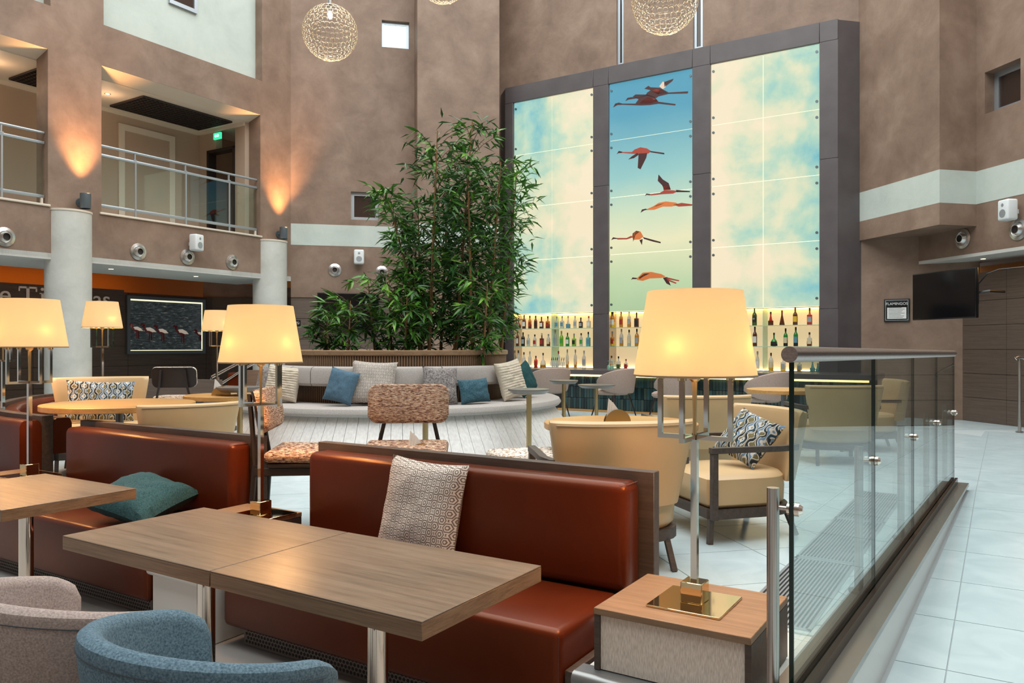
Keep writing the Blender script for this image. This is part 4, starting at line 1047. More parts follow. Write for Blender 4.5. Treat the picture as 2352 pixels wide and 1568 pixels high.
def sofa_pillow(u, label, mat, w_, h_, th, r=1.76, tilt=.24, roll=0, yaw=0, **k):
    a = ang(u, r); return pillow(label, mat, (SC.x+r*math.sin(a), SC.y-r*math.cos(a), LZ+.552), w_*.87, h_*.87, th*.9, rz=a+yaw, tilt=tilt, roll=roll, group='cushions on the round sofa', **k)
sofa_pillow(641, 'cream pleated cushion on the left end of the round sofa', 'pleat_fabric', .50, .47, .16, pleat=.009, roll=.10, yaw=.5, seed=1)
sofa_pillow(606, 'dark grey tweed cushion half hidden behind the left cream pleated cushion', 'grey_tweed', .45, .46, .14, roll=.05, yaw=.5, seed=9, r=1.70)
sofa_pillow(772, 'mid blue cushion leaning sideways on the round sofa', 'denim_fabric', .40, .43, .15, roll=.22, r=1.86, seed=2)
sofa_pillow(852, 'largest cushion of the round sofa, pale grey with fine lozenge pattern', 'lattice_fabric', .58, .56, .17, roll=.05, seed=3)
sofa_pillow(1012, 'square grey tweed cushion right of the tweed chair back', 'grey_tweed', .47, .48, .16, r=1.79, roll=.06, seed=4)
sofa_pillow(1094, 'low oblong navy blue cushion on the round sofa', 'navy_fabric', .46, .32, .15, roll=-.05, r=1.85, seed=5)
sofa_pillow(1186, 'cream pleated cushion at the right end of the round sofa', 'pleat_fabric', .46, .53, .17, pleat=.009, roll=-.16, yaw=-.25, r=1.84, seed=6)
sofa_pillow(1240, 'deep teal cushion at the far right end of the round sofa', 'deep_teal_fabric', .40, .45, .17, roll=-.36, yaw=-.4, r=1.78, seed=7)

# ---- bamboo
def leaf_mesh(mat, L=.175, W=.0165):
    bb = B(); ks = [(0, .15), (.15, .7), (.4, 1), (.7, .72), (1, .03)]; R = []
    for k, w_ in ks:
        z = -.18*L*k*k*1.3
        R.append([bb.bm.verts.new((k*L, -W*w_, z+.003)), bb.bm.verts.new((k*L, 0, z-.002)), bb.bm.verts.new((k*L, W*w_, z+.003))])
    for a, c in zip(R, R[1:]):
        for j in range(2): bb.bm.faces.new((a[j], a[j+1], c[j+1], c[j]))
    return bb.mesh('leaf', mat)
LEAF = [leaf_mesh('leaf_bright'), leaf_mesh('leaf_mid'), leaf_mesh('leaf_mid', .195, .019), leaf_mesh('leaf_dark'), leaf_mesh('leaf_dark', .15, .015)]
BR = random.Random(21)
def bamboo(ub, top, yy, label, f0=.12, spread=.34, nleaf=290, rad=.021, arch=0):
    D = (yy-11.9)*.87+10.3; x0 = (ub-CX)/F*D; base = Vector((x0, D, LZ+1.065))
    tp = at(top[0], top[1], D+BR.uniform(-.15, .15)); d = tp-base
    p = thing('bamboo_plant', label, 'bamboo', base, 0, 'bamboo plants in the round planter')
    hgt = d.length
    def pt(k): return Vector((d.x*(k**1.5 if arch else k), d.y*k, d.z*k))
    n = max(4, int(hgt/.30)); cb_ = B()
    ks = [i/(n*3) for i in range(n*3+1)]
    rows = []
    for i, k in enumerate(ks):
        r = rad*(1-.72*k)*(1.22 if i % 3 == 0 else 1); q = pt(k)
        rows.append([(q.x+r*math.cos(2*PI*j/8), q.y+r*math.sin(2*PI*j/8), q.z) for j in range(8)])
    cb_.rows(rows); cb_.build('cane', 'bamboo_cane', p)
    tb = B(); cnt = 0; tot = nleaf
    stuffb = B()
    ncl = tot//7
    for c_i in range(ncl):
        k = f0+(1-f0)*(c_i+BR.random())/ncl; k = min(k, 1)
        a = BR.uniform(0, 2*PI); env = spread*(.35+.65*math.sin(PI*min(1, .25+.75*(1-k)+.1)))
        rr = env*BR.uniform(.2, 1); q0 = pt(max(f0*.8, k-.05)); q = pt(k)+Vector((rr*math.cos(a), rr*math.sin(a)*.8, BR.uniform(0, .14)))
        tb.tube([q0, (q0+q)/2+Vector((0, 0, .03)), q], .0042, 4)
        bd = (q-q0).normalized()
        for l_ in range(7):
            aa = a+BR.uniform(-1.5, 1.5); el = BR.uniform(-.75, .75)
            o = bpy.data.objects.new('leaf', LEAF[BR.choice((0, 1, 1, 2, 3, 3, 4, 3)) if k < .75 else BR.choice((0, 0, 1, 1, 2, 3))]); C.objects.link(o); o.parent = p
            o.location = q-bd*BR.uniform(0, .10); s = BR.uniform(.75, 1.25); o.scale = (s, s, s)
            o.rotation_euler = (BR.uniform(-.8, .8), -el, aa); cnt += 1
    tb.build('twigs', 'branch_brown', p, kind='stuff')
    if nleaf > 250:          # leaves past the first three hundred
        fb = B()
        for _ in range(330):
            k = f0+(1-f0)*BR.random(); a = BR.uniform(0, 2*PI); env = spread*(.35+.65*math.sin(PI*min(1, .25+.75*(1-k)+.1)))
            rr = env*BR.random()**.6; q = pt(k)+Vector((rr*math.cos(a), rr*math.sin(a)*.8, BR.uniform(-.05, .14)))
            M = Matrix.Translation(q) @ Matrix.Rotation(a+BR.uniform(-1.5, 1.5), 4, 'Z') @ Matrix.Rotation(BR.uniform(-.75, .75), 4, 'Y') @ Matrix.Rotation(BR.uniform(-.8, .8), 4, 'X')
            v = [fb.bm.verts.new(M @ Vector(c)) for c in ((0, 0, 0), (.06, -.017, .002), (.175, 0, -.03), (.06, .017, .002))]
            fb.bm.faces.new(v)
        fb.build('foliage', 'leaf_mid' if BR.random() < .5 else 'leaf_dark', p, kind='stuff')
for a in (
    (985, (1005, 300), 11.3, 'tall bamboo left of the tallest one, bare brown cane showing at mid height', .10, .42),
    (1045, (1085, 278), 11.5, 'tallest bamboo in the middle of the planter', .10, .40),
    (1012, (1035, 330), 12.1, 'tall leafy bamboo directly behind the tallest pair', .08, .42),
    (1085, (1075, 400), 11.2, 'dense bamboo just right of the planter middle', .05, .36),
    (1118, (1150, 372), 11.5, 'bamboo second from the right with upright brown cane', .10, .34),
    (1150, (1188, 385), 11.8, 'rightmost tall bamboo overlapping the glowing sky panels', .08, .34),
    (1040, (1110, 520), 11.9, 'mid-height leafy bamboo between the tallest and the right-hand canes', .05, .42),
    (965, (884, 438), 11.4, 'bamboo arching far out to the left beside the small dark window', .12, .24),
    (968, (960, 470), 11.8, 'mid-height bamboo left of the bare brown cane', .05, .42),
    (900, (893, 628), 11.2, 'short bamboo in front of the right air nozzle', .06, .34),
    (862, (845, 642), 11.5, 'short bamboo in front of the television', .06, .36),
    (800, (805, 690), 11.1, 'low bushy bamboo in the left third of planter', .04, .36),
    (752, (752, 715), 11.4, 'low bushy bamboo at the left edge of the planter', .04, .30),
    (930, (935, 680), 11.0, 'low dark bamboo filling the middle front of planter', .04, .42),
    (1110, (1120, 650), 10.95, 'low dark bamboo at the right front of planter', .04, .38)):
    short = a[1][1] > 600
    bamboo(a[0], a[1], a[2], a[3], a[4], a[5], 210 if short else 294, .015 if short else .023, arch=(a[0] == 965))

# ================================================================== LOUNGE FURNITURE
def tweed_chair(loc, f, label, mat='rust_tweed', sc=1.14, group='tweed shell chairs'):
    t = thing('lounge_chair', label, 'chair', loc, face_to(f), group, sc)   # local front = -y
    B(Tr(0, -.04, .44) @ Matrix.Rotation(.03, 4, 'X')).rbox((0, 0, 0), (.50, .46, .06), .03, 4).build('seat', mat, t)
    B().box(-.235, .235, -.25, .17, .385, .41, .01, 2).build('seat_shell', 'black_wood', t)
    M = Tr(0, .245, .69) @ Matrix.Rotation(-.17, 4, 'X')
    def bowed(th, off, hh, ww, mat_, nm, r):
        bb = B(M); bb.rbox((0, off, 0), (ww, th, hh), min(r, th*.49), 4); 
        o = None
        return bb
    # rounded-corner back pad
    def pad(y0, y1, hw, hh, cr, mt, nm):
        poly = []
        for cx_, cz_, a0 in ((hw-cr, hh-cr, 0), (-hw+cr, hh-cr, PI/2), (-hw+cr, -hh+cr, PI), (hw-cr, -hh+cr, PI*1.5)):
            for k in range(7): a = a0+PI/2*k/6; poly.append((cx_+cr*math.cos(a), cz_+cr*math.sin(a)))
        rows = []
        for sc_, y in ((.90, y0), (.975, y0+(y1-y0)*.15), (1, (y0+y1)/2), (.985, y1)):
            rows.append([(x*sc_, y+.05*(1-(x/hw)**2)*1-.03, z*sc_) for x, z in poly])
        return B(M).rows(rows).build(nm, mt, t)
    pad(-.045, .0, .25, .122, .06, mat, 'back_pad'); pad(.001, .014, .247, .119, .06, 'black_wood', 'back_shell')
    for sx in (-1, 1):
        B().tube([(sx*.13, .285, .78), (sx*.15, .265, .60), (sx*.20, .24, .38)], .014, 6).build('back_support', 'black_wood', t)
        B().tube([(sx*.20, .24, .40), (sx*.22, .27, 0)], .016, 8).build('leg', 'black_wood', t)
        B().tube([(sx*.20, -.22, .40), (sx*.22, -.25, 0)], .016, 8).build('leg', 'black_wood', t)
        B().box(sx*.205-.012, sx*.205+.012, -.25, .25, .34, .385, .004, 1).build('side_rail', 'black_wood', t)
    return t
tweed_chair((-.72, 5.33, LZ), (.06, -1), 'rust-brown tweed chair facing the camera, its back seen before the white plank base')
tweed_chair((-1.36, 5.16, LZ), (1, .10), 'rust-brown tweed chair seen from the side, left of the one facing the camera')
st = thing('footstool', 'white tweed footstool peeping out left of the tan armchair', 'stool', (.12, 5.5, LZ), .3)
B().rbox((0, 0, .42), (.52, .46, .09), .04, 4).build('seat', 'white_tweed', st)
for sx in (-1, 1):
    for sy in (-1, 1): B().cyl((sx*.18, sy*.16, .38), (sx*.22, sy*.20, 0), .016, .011, 10).build('leg', 'black_wood', st)
tweed_chair((-4.50, 10.6, LZ), (-.15, 1), 'black-backed chair seen from behind, at the left, before the timber wall', 'white_tweed', 1.14)
# low coffee table carrying the napkins between the tweed chairs
def round_table(loc, h_, r, label, mat='orange_wood', th=.045, leg='grey_metal', nm='round_table', taper=0, legr=.03, group=None):
    t = thing(nm, label, 'table', loc, 0, group)
    if taper: B().lathe([(r*.80, h_-.05), (r, h_-.012), (r, h_), (.001, h_)], 48, cap=False).lathe([(.001, h_-.05), (r*.80, h_-.05)], 48, cap=False).build('tabletop', mat, t)
    else: B().lathe([(r-.004, h_-th), (r, h_-th+.004), (r, h_-.004), (r-.004, h_)], 64).build('tabletop', mat, t)
    B().lathe([(legr, .012), (legr, h_-(.05 if taper else th))], 24).build('column_leg', leg, t)
    B().lathe([(r*.5, 0), (r*.5, .006), (legr+.01, .014)], 36).build('foot_plate', leg, t)
    return t
round_table((-.66, 5.25, LZ), .44, .28, 'small low round table hidden behind the right banquette, napkins on it', 'counter_top')
def napkins(loc, label, rz=0, sc=1):
    n = thing('napkin_holder', label, 'napkin holder', loc, rz, None, sc)
    bb = B(); M = Matrix.Rotation(PI/2, 4, 'X')
    for y in (-.016, .016):
        poly = [(.085*math.cos(PI*k/14), .085*math.sin(PI*k/14)) for k in range(15)]
        bb.prism(poly, y-.002, y+.002, M)
    bb.box(-.05, .05, -.018, .018, 0, .006); bb.build('half_round_plate', 'brass', n)
    for k in range(3):
        bb = B(); bb.prism([(-.07+.01*k, .01), (.06, .01), (-.055+.012*k, .155-.012*k)], -.008+.006*k, -.005+.006*k, M); bb.build('napkin', 'paper', n)
    return n
napkins((-.62, 5.30, LZ+.44), 'white folded napkins rising just above the right banquette', .5, 1.25)
# brass pole side tables
plain('pewter_top', (.20, .18, .165), .35, .3)
for (u, v, D, w_, lb) in ((1215, 893, 8.45, 96, 'pewter-topped side table on brass pole at the right end of the round sofa'),
                          (1295, 873, 11.6, 66, 'farther brass-pole side table right of the round sofa, near the first bar chair'),
                          (1370, 883, 12.1, 85, 'brass-pole side table in front of the second bar chair'),
                          (551, 888, 8.0, 104, 'brass-pole side table at the left end of the round sofa'),
                          (977, 897, 7.5, 96, 'brass-pole side table behind the tweed chair facing the camera')):
    q = at(u, v, D); round_table((q.x, q.y, LZ), q.z-LZ, w_/2/F*D, lb, 'pewter_top', taper=1, leg='brass', nm='side_table', legr=.028, group='brass-pole side tables')

def armchair(loc, f, label, sc=1, cushion=None, mat='cream_leather'):
    t = thing('armchair', label, 'armchair', loc, face_to(f), None, sc)   # front = -y
    # curved seat plan
    def plan(hw, yf, yb, n=14, e=2.6):
        pts = [(-hw, yf+.05), (-hw+.05, yf), (hw-.05, yf), (hw, yf+.05)]
        for k in range(n+1):
            a = PI*k/n; pts.append((hw*math.copysign(abs(math.cos(a))**(2/e), math.cos(a)), .02+(yb-.02)*abs(math.sin(a))**(2/e)))
        return pts
    def loft(levels, nm, mt):
        rows = [[(x, y, z) for x, y in plan(hw, yf, yb)] for hw, yf, yb, z in levels]; return B().rows(rows).build(nm, mt, t)
    loft([(.34, -.32, .31, .155), (.372, -.345, .335, .155), (.372, -.345, .335, .215), (.35, -.33, .32, .215)], 'base_rail', 'dark_wood')
    loft([(.335, -.315, .30, .217), (.358, -.335, .31, .24), (.366, -.345, .31, .33), (.355, -.335, .305, .395), (.325, -.31, .29, .415), (.26, -.25, .25, .42)], 'seat', mat)
    for sx in (-1, 1):
        B().tube([(sx*.335, -.325, .155), (sx*.34, -.335, 0)], .022, 4, square=True).build('leg', 'dark_wood', t)
        B().tube([(sx*.26, .27, .155), (sx*.28, .33, 0)], .020, 4, square=True).build('leg', 'dark_wood', t)
        B().box(sx*.375-.02, sx*.375+.02, -.345, -.305, .155, .565, .003, 1).build('arm_post', 'dark_wood', t)
        arm = [(sx*.375, -.35), (sx*.380, -.1), (sx*.390, .12), (sx*.365, .26), (sx*.30, .325)]
        rows = []
        for i, (x, y) in enumerate(arm):
            a = Vector(arm[max(i-1, 0)]); c = Vector(arm[min(i+1, len(arm)-1)]); d = (c-a).normalized(); n = Vector((-d.y, d.x))*.022
            rows.append([(x-n.x, y-n.y, .565), (x+n.x, y+n.y, .565), (x+n.x, y+n.y, .60), (x-n.x, y-n.y, .60)])
        B().rows(rows).build('arm', 'dark_wood', t)
    # flared curved back: piping and panel
    def hi(th): return .81-.02*(abs(th)/1.2)**2
    rows = []; n = 30; W0, W1 = .33, .405
    for i in range(n+1):
        k = i/n*2-1; e = min(1, (1-abs(k))*8); tt = .085*(.5+.5*math.sqrt(e*(2-e)))
        row = []
        for zz, f_ in ((.36, 0), (.50, .35), (.65, .7), (.775, .97), (.80, 1)):
            hw = W0+(W1-W0)*f_; x = hw*k*(1-.03*k*k); y = .25+.11*(1-abs(k)**2.4)+.05*f_; row.append((x, y, zz, f_))
        inner = [(x, y-tt/2, z) for x, y, z, f_ in row]; outer = [(x, y+tt/2, z) for x, y, z, f_ in reversed(row)]
        outer[0] = (outer[0][0], outer[0][1]-.01, outer[0][2]); inner[-1] = (inner[-1][0], inner[-1][1]+.01, inner[-1][2])
        top = [(row[-1][0], row[-1][1], .812)]
        rows.append(inner+top+outer)
    B().rows(rows).build('back', mat, t)
    pts = []
    for i in range(n+1):
        k = i/n*2-1; hw = W1; pts.append((hw*k*(1-.03*k*k), .30+.11*(1-abs(k)**2.4)+.041, .788))
    B().tube(pts[1:-1], .004, 5).build('piping', 'cream_seam', t)
    return t
ac = {}
def place(nm, x, y, f, label, sc=1): ac[nm] = (armchair((x, y, LZ), f, label, sc), Vector((x, y, LZ)), f, sc)
place('A', .54, 4.46, (-.15, 1), 'tan leather armchair seen from behind, right of the ivory cushion', 1.0)
place('B', 1.42, 5.16, (-.96, -.28), 'cream leather armchair facing left, directly behind the near lamp pole', .98)
place('C', 1.60, 6.85, (-.1, 1), 'cream armchair seen from behind, framed by the near lamp arms', .98)
place('D', -3.95, 7.55, (.55, -1), 'cream armchair facing the camera behind the left round table', 1.1)
place('E', -2.62, 6.17, (-.62, .80), 'cream armchair seen from behind at the right side of the left round table', .95)
place('F', 3.35, 8.2, (.0, 1), 'cream armchair seen from behind through the glass, beside the bar end', 1.0)
place('G', 4.15, 9.2, (-1, .2), 'farthest cream armchair seen through the glass, near the end of the bar', 1.0)
def on_chair(nm, label, dx=.1, dy=.12, w_=.46, h_=.36, tilt=.35, roll=0, seed=1, yaw=0):
    _, p, f, sc = ac[nm]; rz = face_to(f); q = Rz(rz) @ Vector((dx*sc, dy*sc, 0))
    pillow(label, 'wave_fabric', (p.x+q.x, p.y+q.y, LZ+.422*sc), w_, h_, .14, rz=rz+yaw, tilt=tilt, roll=roll, seed=seed, group='wave-patterned cushions')
on_chair('B', 'wave-patterned blue and brown cushion tipped in the armchair behind the near lamp', .02, .02, .36, .36, .65, .35, 2, yaw=.5)
on_chair('A', 'wave-patterned cushion on the tan armchair, a strip visible right of the banquette', -.20, -.14, .40, .36, .4, 0, 3, yaw=.5)
on_chair('D', 'wave-patterned cushion in the left armchair, seen over and under the round table', -.02, .05, .60, .40, .3, .05, 4)
on_chair('C', 'wave-patterned cushion glimpsed under the arm of the armchair behind the lamp', .12, -.05, .40, .30, .3, 0, 5)
# round wood tables
q = at(275, 930, 6.5); round_table((q.x, q.y, LZ), .73, .585, 'large round honey-coloured table behind the left banquette')
q = at(1425, 968, 5.75); round_table((q.x-.0, q.y, LZ), .645, .56, 'round honey-coloured table behind the tan armchair, carrying a napkin holder')
napkins((q.x-.03, q.y-.05, LZ+.645), 'half-round brass napkin holder on the table behind the tan armchair', .2, 1.15)
q = at(1800, 893, 9.2); round_table((q.x, q.y, LZ), q.z-LZ, .42, 'small round wooden table near the bar, right of the near lamp')
q = at(508, 898, 8.0); napkins((q.x, q.y, LZ+.70), 'napkins standing behind the left tan armchair', .3, 1.1)
round_table((q.x, q.y+.1, LZ), .70, .40, 'small round table behind the left tan armchair', 'orange_wood')
# black chair shares space: small patterned round pouf
# ---- far-left furniture: grey-backed banquette, lamps on console
def bx(nm, label, cat, parts, loc, rz):
    t = thing(nm, label, cat, loc, rz)
    for pn, mt, (x0, x1, y0, y1, z0, z1, r) in parts: B().box(x0, x1, y0, y1, z0, z1, r, 3).build(pn, mt, t)
    return t
q0, q1 = gp(300, 1000, LZ), None
pa = at(300, 880, 12.2); pb = at(505, 872, 11.7)
dv = (pb-pa); L = dv.xy.length
bx('banquette', 'far grey-backed banquette with orange cushions behind the black chair', 'banquette',
   [('back_panel', 'grey_panel_wood', (0, L, 0, .06, 0, pb.z-LZ+.0, .003)), ('back_cushion', 'orange_leather', (-.06, L-.1, .062, .22, .42, pb.z-LZ-.03, .04)), ('seat', 'orange_leather', (-.06, L-.1, .2, .75, .1, .42, .04))],
   (pa.x, pa.y, LZ), math.atan2(dv.y, dv.x))
pa = at(558, 862, 13.2)
bx('banquette', 'dark-backed orange booth behind the left end of the round sofa', 'banquette',
   [('back_panel', 'grey_panel_wood', (-.05, .60, -.03, .03, 0, .80, .003)), ('back_cushion', 'orange_leather', (-.28, .58, .032, .2, .42, .76, .05)), ('seat', 'orange_leather', (-.28, .58, .2, .75, .1, .42, .04))], (pa.x, pa.y, LZ), .1)
def console(u, D, label):
    q = at(u, 900, D); bx('end_table', label, 'side table', [('body', 'dark_wood', (-.25, .25, -.22, .22, 0, .55, .004)), ('top', 'end_table_wood', (-.27, .27, -.24, .24, .551, .58, .003))], (q.x, q.y, LZ), ROT); return q
q = console(235, 9.4, 'dark wooden box table before the thick left column'); 
# lamps in the distance (heights set by their stands)
lamp((q.x, q.y, LZ+.58), 'small distant table lamp in front of the timber wall, left of the lit picture', .98, 2, 10)
q = console(498, 12.2, 'dark wooden box table under the distant lamp beside the lit picture')
lamp((q.x, q.y, LZ+.58), 'distant table lamp half hidden behind the big shade, right of the lit picture', 1.0, 2, 10)
q = at(-22, 900, 6.9)
bx('end_table', 'dark wooden box table beyond the curved booth at the left edge', 'side table', [('body', 'dark_wood', (-.25, .25, -.22, .22, 0, .40, .004)), ('top', 'end_table_wood', (-.27, .27, -.24, .24, .401, .43, .003))], (q.x-.05, q.y+.25, LZ), ROT)
lamp((q.x-.05, q.y+.25, LZ+.43), 'table lamp cut by the left edge, behind the near left lamp', 1.02, 2, 10)
# far handrail by the left stairs
hr = thing('stair_handrail', 'chrome double handrail rising behind the left end of the round sofa', 'handrail', at(490, 900, 13.2)*Vector((1, 1, 0)).x if False else (at(490, 900, 13.2).x, 13.2, LZ))
z0 = at(0, 868, 13.2).z-LZ; z1 = at(0, 838, 13.2).z-LZ
B().tube([(-.02, 0, z0-.12), (-.07, 0, z0-.05), (-.02, 0, z0+.02), (.55, 0, z1+.1), (1.1, 0, z1+.45)], .028, 10).build('rail', 'chrome', hr)
B().tube([(.05, 0, z0-.15), (.58, 0, z1-.03), (1.1, 0, z1+.25)], .022, 10).build('lower_rail', 'chrome', hr)
B().cyl((.08, 0, 0), (.08, 0, z0+.02), .022).cyl((.95, 0, 0), (.95, 0, z1+.3), .022).build('post', 'chrome', hr, kind='stuff') if False else None
for x, zt in ((.08, z0+.02), (.95, z1+.3)): B().cyl((x, 0, 0), (x, 0, zt), .022).build('post', 'chrome', hr)
# handrail at the right edge
q = gp(2342, 992, LZ)
hr = thing('handrail', 'brushed steel handrail and post at the right edge before the timber wall', 'handrail', (q.x, q.y, LZ))
zt = H-(820-HY)/F*q.y-LZ
B().cyl((0, 0, 0), (0, 0, zt-.06), .022, n=20).build('post', 'brushed_steel', hr); B().lathe([(.05, 0), (.05, .012), (.02, .014)], 24).build('post_foot', 'brushed_steel', hr)
B().tube([(-.06, 0, zt-.04), (-.05, 0, zt-.012), (-.02, 0, zt), (.04, 0, zt-.01), (.5, .05, zt-.20), (1.0, .1, zt-.5)], .022, 12).cyl((0, 0, zt-.06), (0, 0, zt-.01), .01).build('rail', 'brushed_steel', hr)

# ================================================================== BAR
glow('bar_glow', (1, .62, .22), 5); 
TC = 12.8; zct = 1.12
bs0, bs1 = S(1195, TC), S(2012, TC)
bar = thing('bar_counter', 'long bar counter with green vertical tiles and a glowing strip under the top', 'bar', P(bs0, TC, LZ), ROT)
BL = bs1-bs0; hb = zct-LZ
B().box(0, BL, 0, 1.0, hb-.085, hb, .004, 1).build('counter_top', 'counter_top', bar)
B().box(.1, BL-.1, .24, .95, 0, hb-.086).build('body', 'dark_recess', bar)
B().box(.12, BL-.12, .185, .20, hb-.125, hb-.09).build('glow_strip', 'bar_glow', bar)
B().box(.1, BL-.1, .19, .24, 0, .035).build('kick_rail', 'orange_wood', bar)
ms = [B().box(-.026, .026, -.014, 0, 0, .205, .003, 1).mesh('tile', k) for k in ('green_tile', 'teal_tile', 'ink_tile', 'olive_tile')]
n = 0; x = (S(1300, TC+.2)-bs0); TRN = random.Random(4)
while n < 99 and x < BL-.15:
    for r_ in range(3):
        o = bpy.data.objects.new('tile', TRN.choice(ms)); C.objects.link(o); o.parent = bar; o.location = (x, .239-TRN.random()*.003, .037+r_*.21)
    x += .0565; n += 1
if x < BL-.15:
    bb = B()
    while x < BL-.12:
        for r_ in range(3): bb.box(x-.026, x+.026, .225, .239, .037+r_*.21, .242+r_*.21)
        x += .0565
    bb.build('far_tiles', 'green_tile', bar, kind='stuff')
bk = thing('back_counter', 'dark back counter under the glowing bottle shelves', 'counter', P((sL+sRr)/2, TF-.22, LZ), ROT)
BW = (sRr-sL)/2
B().box(-BW+.05, BW-.05, -.0, .215, zk-LZ-.05, zk-LZ-.001, .003, 1).build('counter_top', 'counter_top', bk)
B().box(-BW+.1, BW-.1, .02, .20, 0, zk-LZ-.051).build('body', 'dark_wood', bk)
# tub bar chairs
def barchair(u, v0, D, f, label):
    q = at(u, v0, D)
    t = thing('bar_chair', label, 'chair', (q.x, q.y, LZ), math.atan2(-f[0], f[1])+PI, 'beige tub chairs along the bar', 1.08)
    zh = lambda th: .78-.10*(abs(th)/1.9)**2.2*1.6
    shell(.235, .055, -1.95, 1.95, lambda th: .40+.10*(abs(th)/1.95)**3, zh, 48, flare=.05).build('back_shell', 'bar_chair_fabric', t)
    B(Matrix.Diagonal((1, 1.0, 1, 1))).lathe([(.05, .36), (.23, .37), (.262, .40), (.26, .43), (.22, .455), (.05, .46)], 30, Tr(0, -.05)).build('seat', 'bar_chair_fabric', t)
    for sx in (-1, 1):
        for sy in (-1, 1): B().cyl((sx*.17, sy*.16-.02, .37), (sx*.25, sy*.25-.02, 0), .016, .008, 10).build('leg', 'black_wood', t)
barchair(1262, 900, 13.4, (-.35, 1), 'first bar chair from the left, half hidden by the teal cushion')
barchair(1412, 900, 13.0, (-.75, .8), 'bar chair second from left, standing free behind two brass-pole tables')
barchair(1545, 900, 12.2, (-.75, .8), 'bar chair third from left, behind the near lamp arms')
barchair(1755, 905, 11.3, (-.65, .8), 'bar chair farthest right, between near lamp and glass balustrade')
# till screen and glasses
q = P(S(1462, TC), TC+.55, zct)
tl = thing('till_screen', 'black touch-screen till on grey stand on the bar counter', 'till', q, ROT+.35)
B(Tr(0, 0, .27) @ Matrix.Rotation(-.25, 4, 'X')).box(-.20, .20, -.015, .02, -.14, .15, .008).build('screen', 'black_plastic', tl)
B().box(-.07, .07, .02, .10, 0, .22, .01).box(-.10, .10, -.06, .12, 0, .015, .004).build('stand', 'grey_metal', tl)
for k in range(3):
    g = thing('glass', 'upturned wine glass on the bar counter between the first two shelf bays', 'glass', P(S(1366+k*7, TC), TC+.6, zct), 0, 'upturned glasses on the bar')
    B().lathe([(.030, 0), (.034, .03), (.030, .065), (.006, .085), (.004, .15), (.035, .156), (.035, .159), (.001, .160)], 16).build('glass_body', 'shelf_glass', g)
# ---- bottles
def gm(name, col, rough=.08, a=1): return plain(name, col, rough, 0, Alpha=a)
gm('b_clear', (.50, .52, .48), .05, .55); gm('b_green', (.02, .22, .03), .06); gm('b_lime', (.22, .42, .03), .06); gm('b_brown', (.11, .025, .008), .06)
gm('b_amber', (.50, .20, .02), .06); gm('b_dark', (.012, .008, .008), .08); gm('b_red', (.48, .03, .015), .08); gm('b_aqua', (.12, .38, .36), .06); gm('b_olive', (.05, .09, .015), .07)
gm('l_white', (.70, .68, .62), .6); gm('l_cream', (.62, .50, .32), .6); gm('l_black', (.015, .015, .015), .5); gm('l_red', (.35, .02, .015), .5); gm('l_blue', (.10, .25, .33), .5); gm('l_green', (.05, .30, .04), .5); gm('l_grey', (.30, .32, .33), .5); gm('l_yellow', (.70, .42, .03), .5)
CN = dict(b_clear='clear', b_green='green', b_lime='lime green', b_brown='dark brown', b_amber='amber', b_dark='black', b_red='red', b_aqua='aqua', b_olive='olive green')
LN = dict(l_white='white', l_cream='cream', l_black='black', l_red='red', l_blue='blue', l_green='green', l_grey='grey', l_yellow='yellow')
SHN = dict(slim='slim', round='round-shouldered', square='square', globe='globe-bodied', tall='tall narrow', cone='cone-shaped')
def bottle(s, t, z, h_, shape, body, lab, cap, label, group, fill=None):
    o = thing('bottle', label, 'bottle', P(s, t, z), ROT, group)
    w_ = {'slim': .036, 'round': .040, 'square': .040, 'globe': .062, 'tall': .030, 'cone': .048}[shape]; w_ = w_*(h_/.27)**.3
    nb = .58 if shape != 'globe' else .45
    if shape == 'square':
        B().box(-w_, w_, -w_*.75, w_*.75, 0, h_*.60, .006, 2).lathe([(w_*.6, h_*.595), (.014, h_*.68), (.013, h_*.88)], 14).build('body', body, o)
    elif shape == 'globe': B().lathe([(w_*.5, 0), (w_*.9, h_*.08), (w_, h_*.24), (w_*.75, h_*.42), (.02, h_*.54), (.013, h_*.62), (.013, h_*.9)], 22).build('body', body, o)
    elif shape == 'cone': B().lathe([(w_*.9, 0), (w_, .01), (w_*.55, h_*.45), (.014, h_*.68), (.013, h_*.9)], 20).build('body', body, o)
    else: B().lathe([(w_*.94, 0), (w_, .006), (w_, h_*nb), (w_*.80, h_*(nb+.08)), (.015, h_*(nb+.17)), (.013, h_*.90)], 20).build('body', body, o)
    B().lathe([(.0155, h_*.84), (.0155, h_*1.0), (.012, h_*1.003)], 14).build('cap', cap, o)
    if fill:
        hh = h_*.36; ww = w_*1.015
        if shape == 'square': B().box(-ww, ww, -ww*.76, ww*.76, .003, hh, .004, 1).build('liquid', fill, o)
        else: B().lathe([(ww*.98, .003), (ww, .006), (ww, hh*.95 if shape != 'globe' else hh*.5)], 20).build('liquid', fill, o)
    if lab:
        ww = w_*1.03
        if shape == 'square': B().box(-w_*.8, w_*.8, -w_*.79, -w_*.76, h_*.16, h_*.48).build('label', lab, o)
        elif shape != 'cone':
            n = 8; rows = []
            bb = B(); z0, z1 = (h_*.18, h_*.50) if shape != 'globe' else (h_*.14, h_*.34)
            v = [[bb.bm.verts.new((ww*math.sin(a), -ww*math.cos(a), zz)) for zz in (z0, z1)] for a in [-.95+1.9*i/n for i in range(n+1)]]
            for a, c in zip(v, v[1:]): bb.bm.faces.new((a[0], c[0], c[1], a[1]))
            bb.build('label', lab, o)
    return o
BT = []
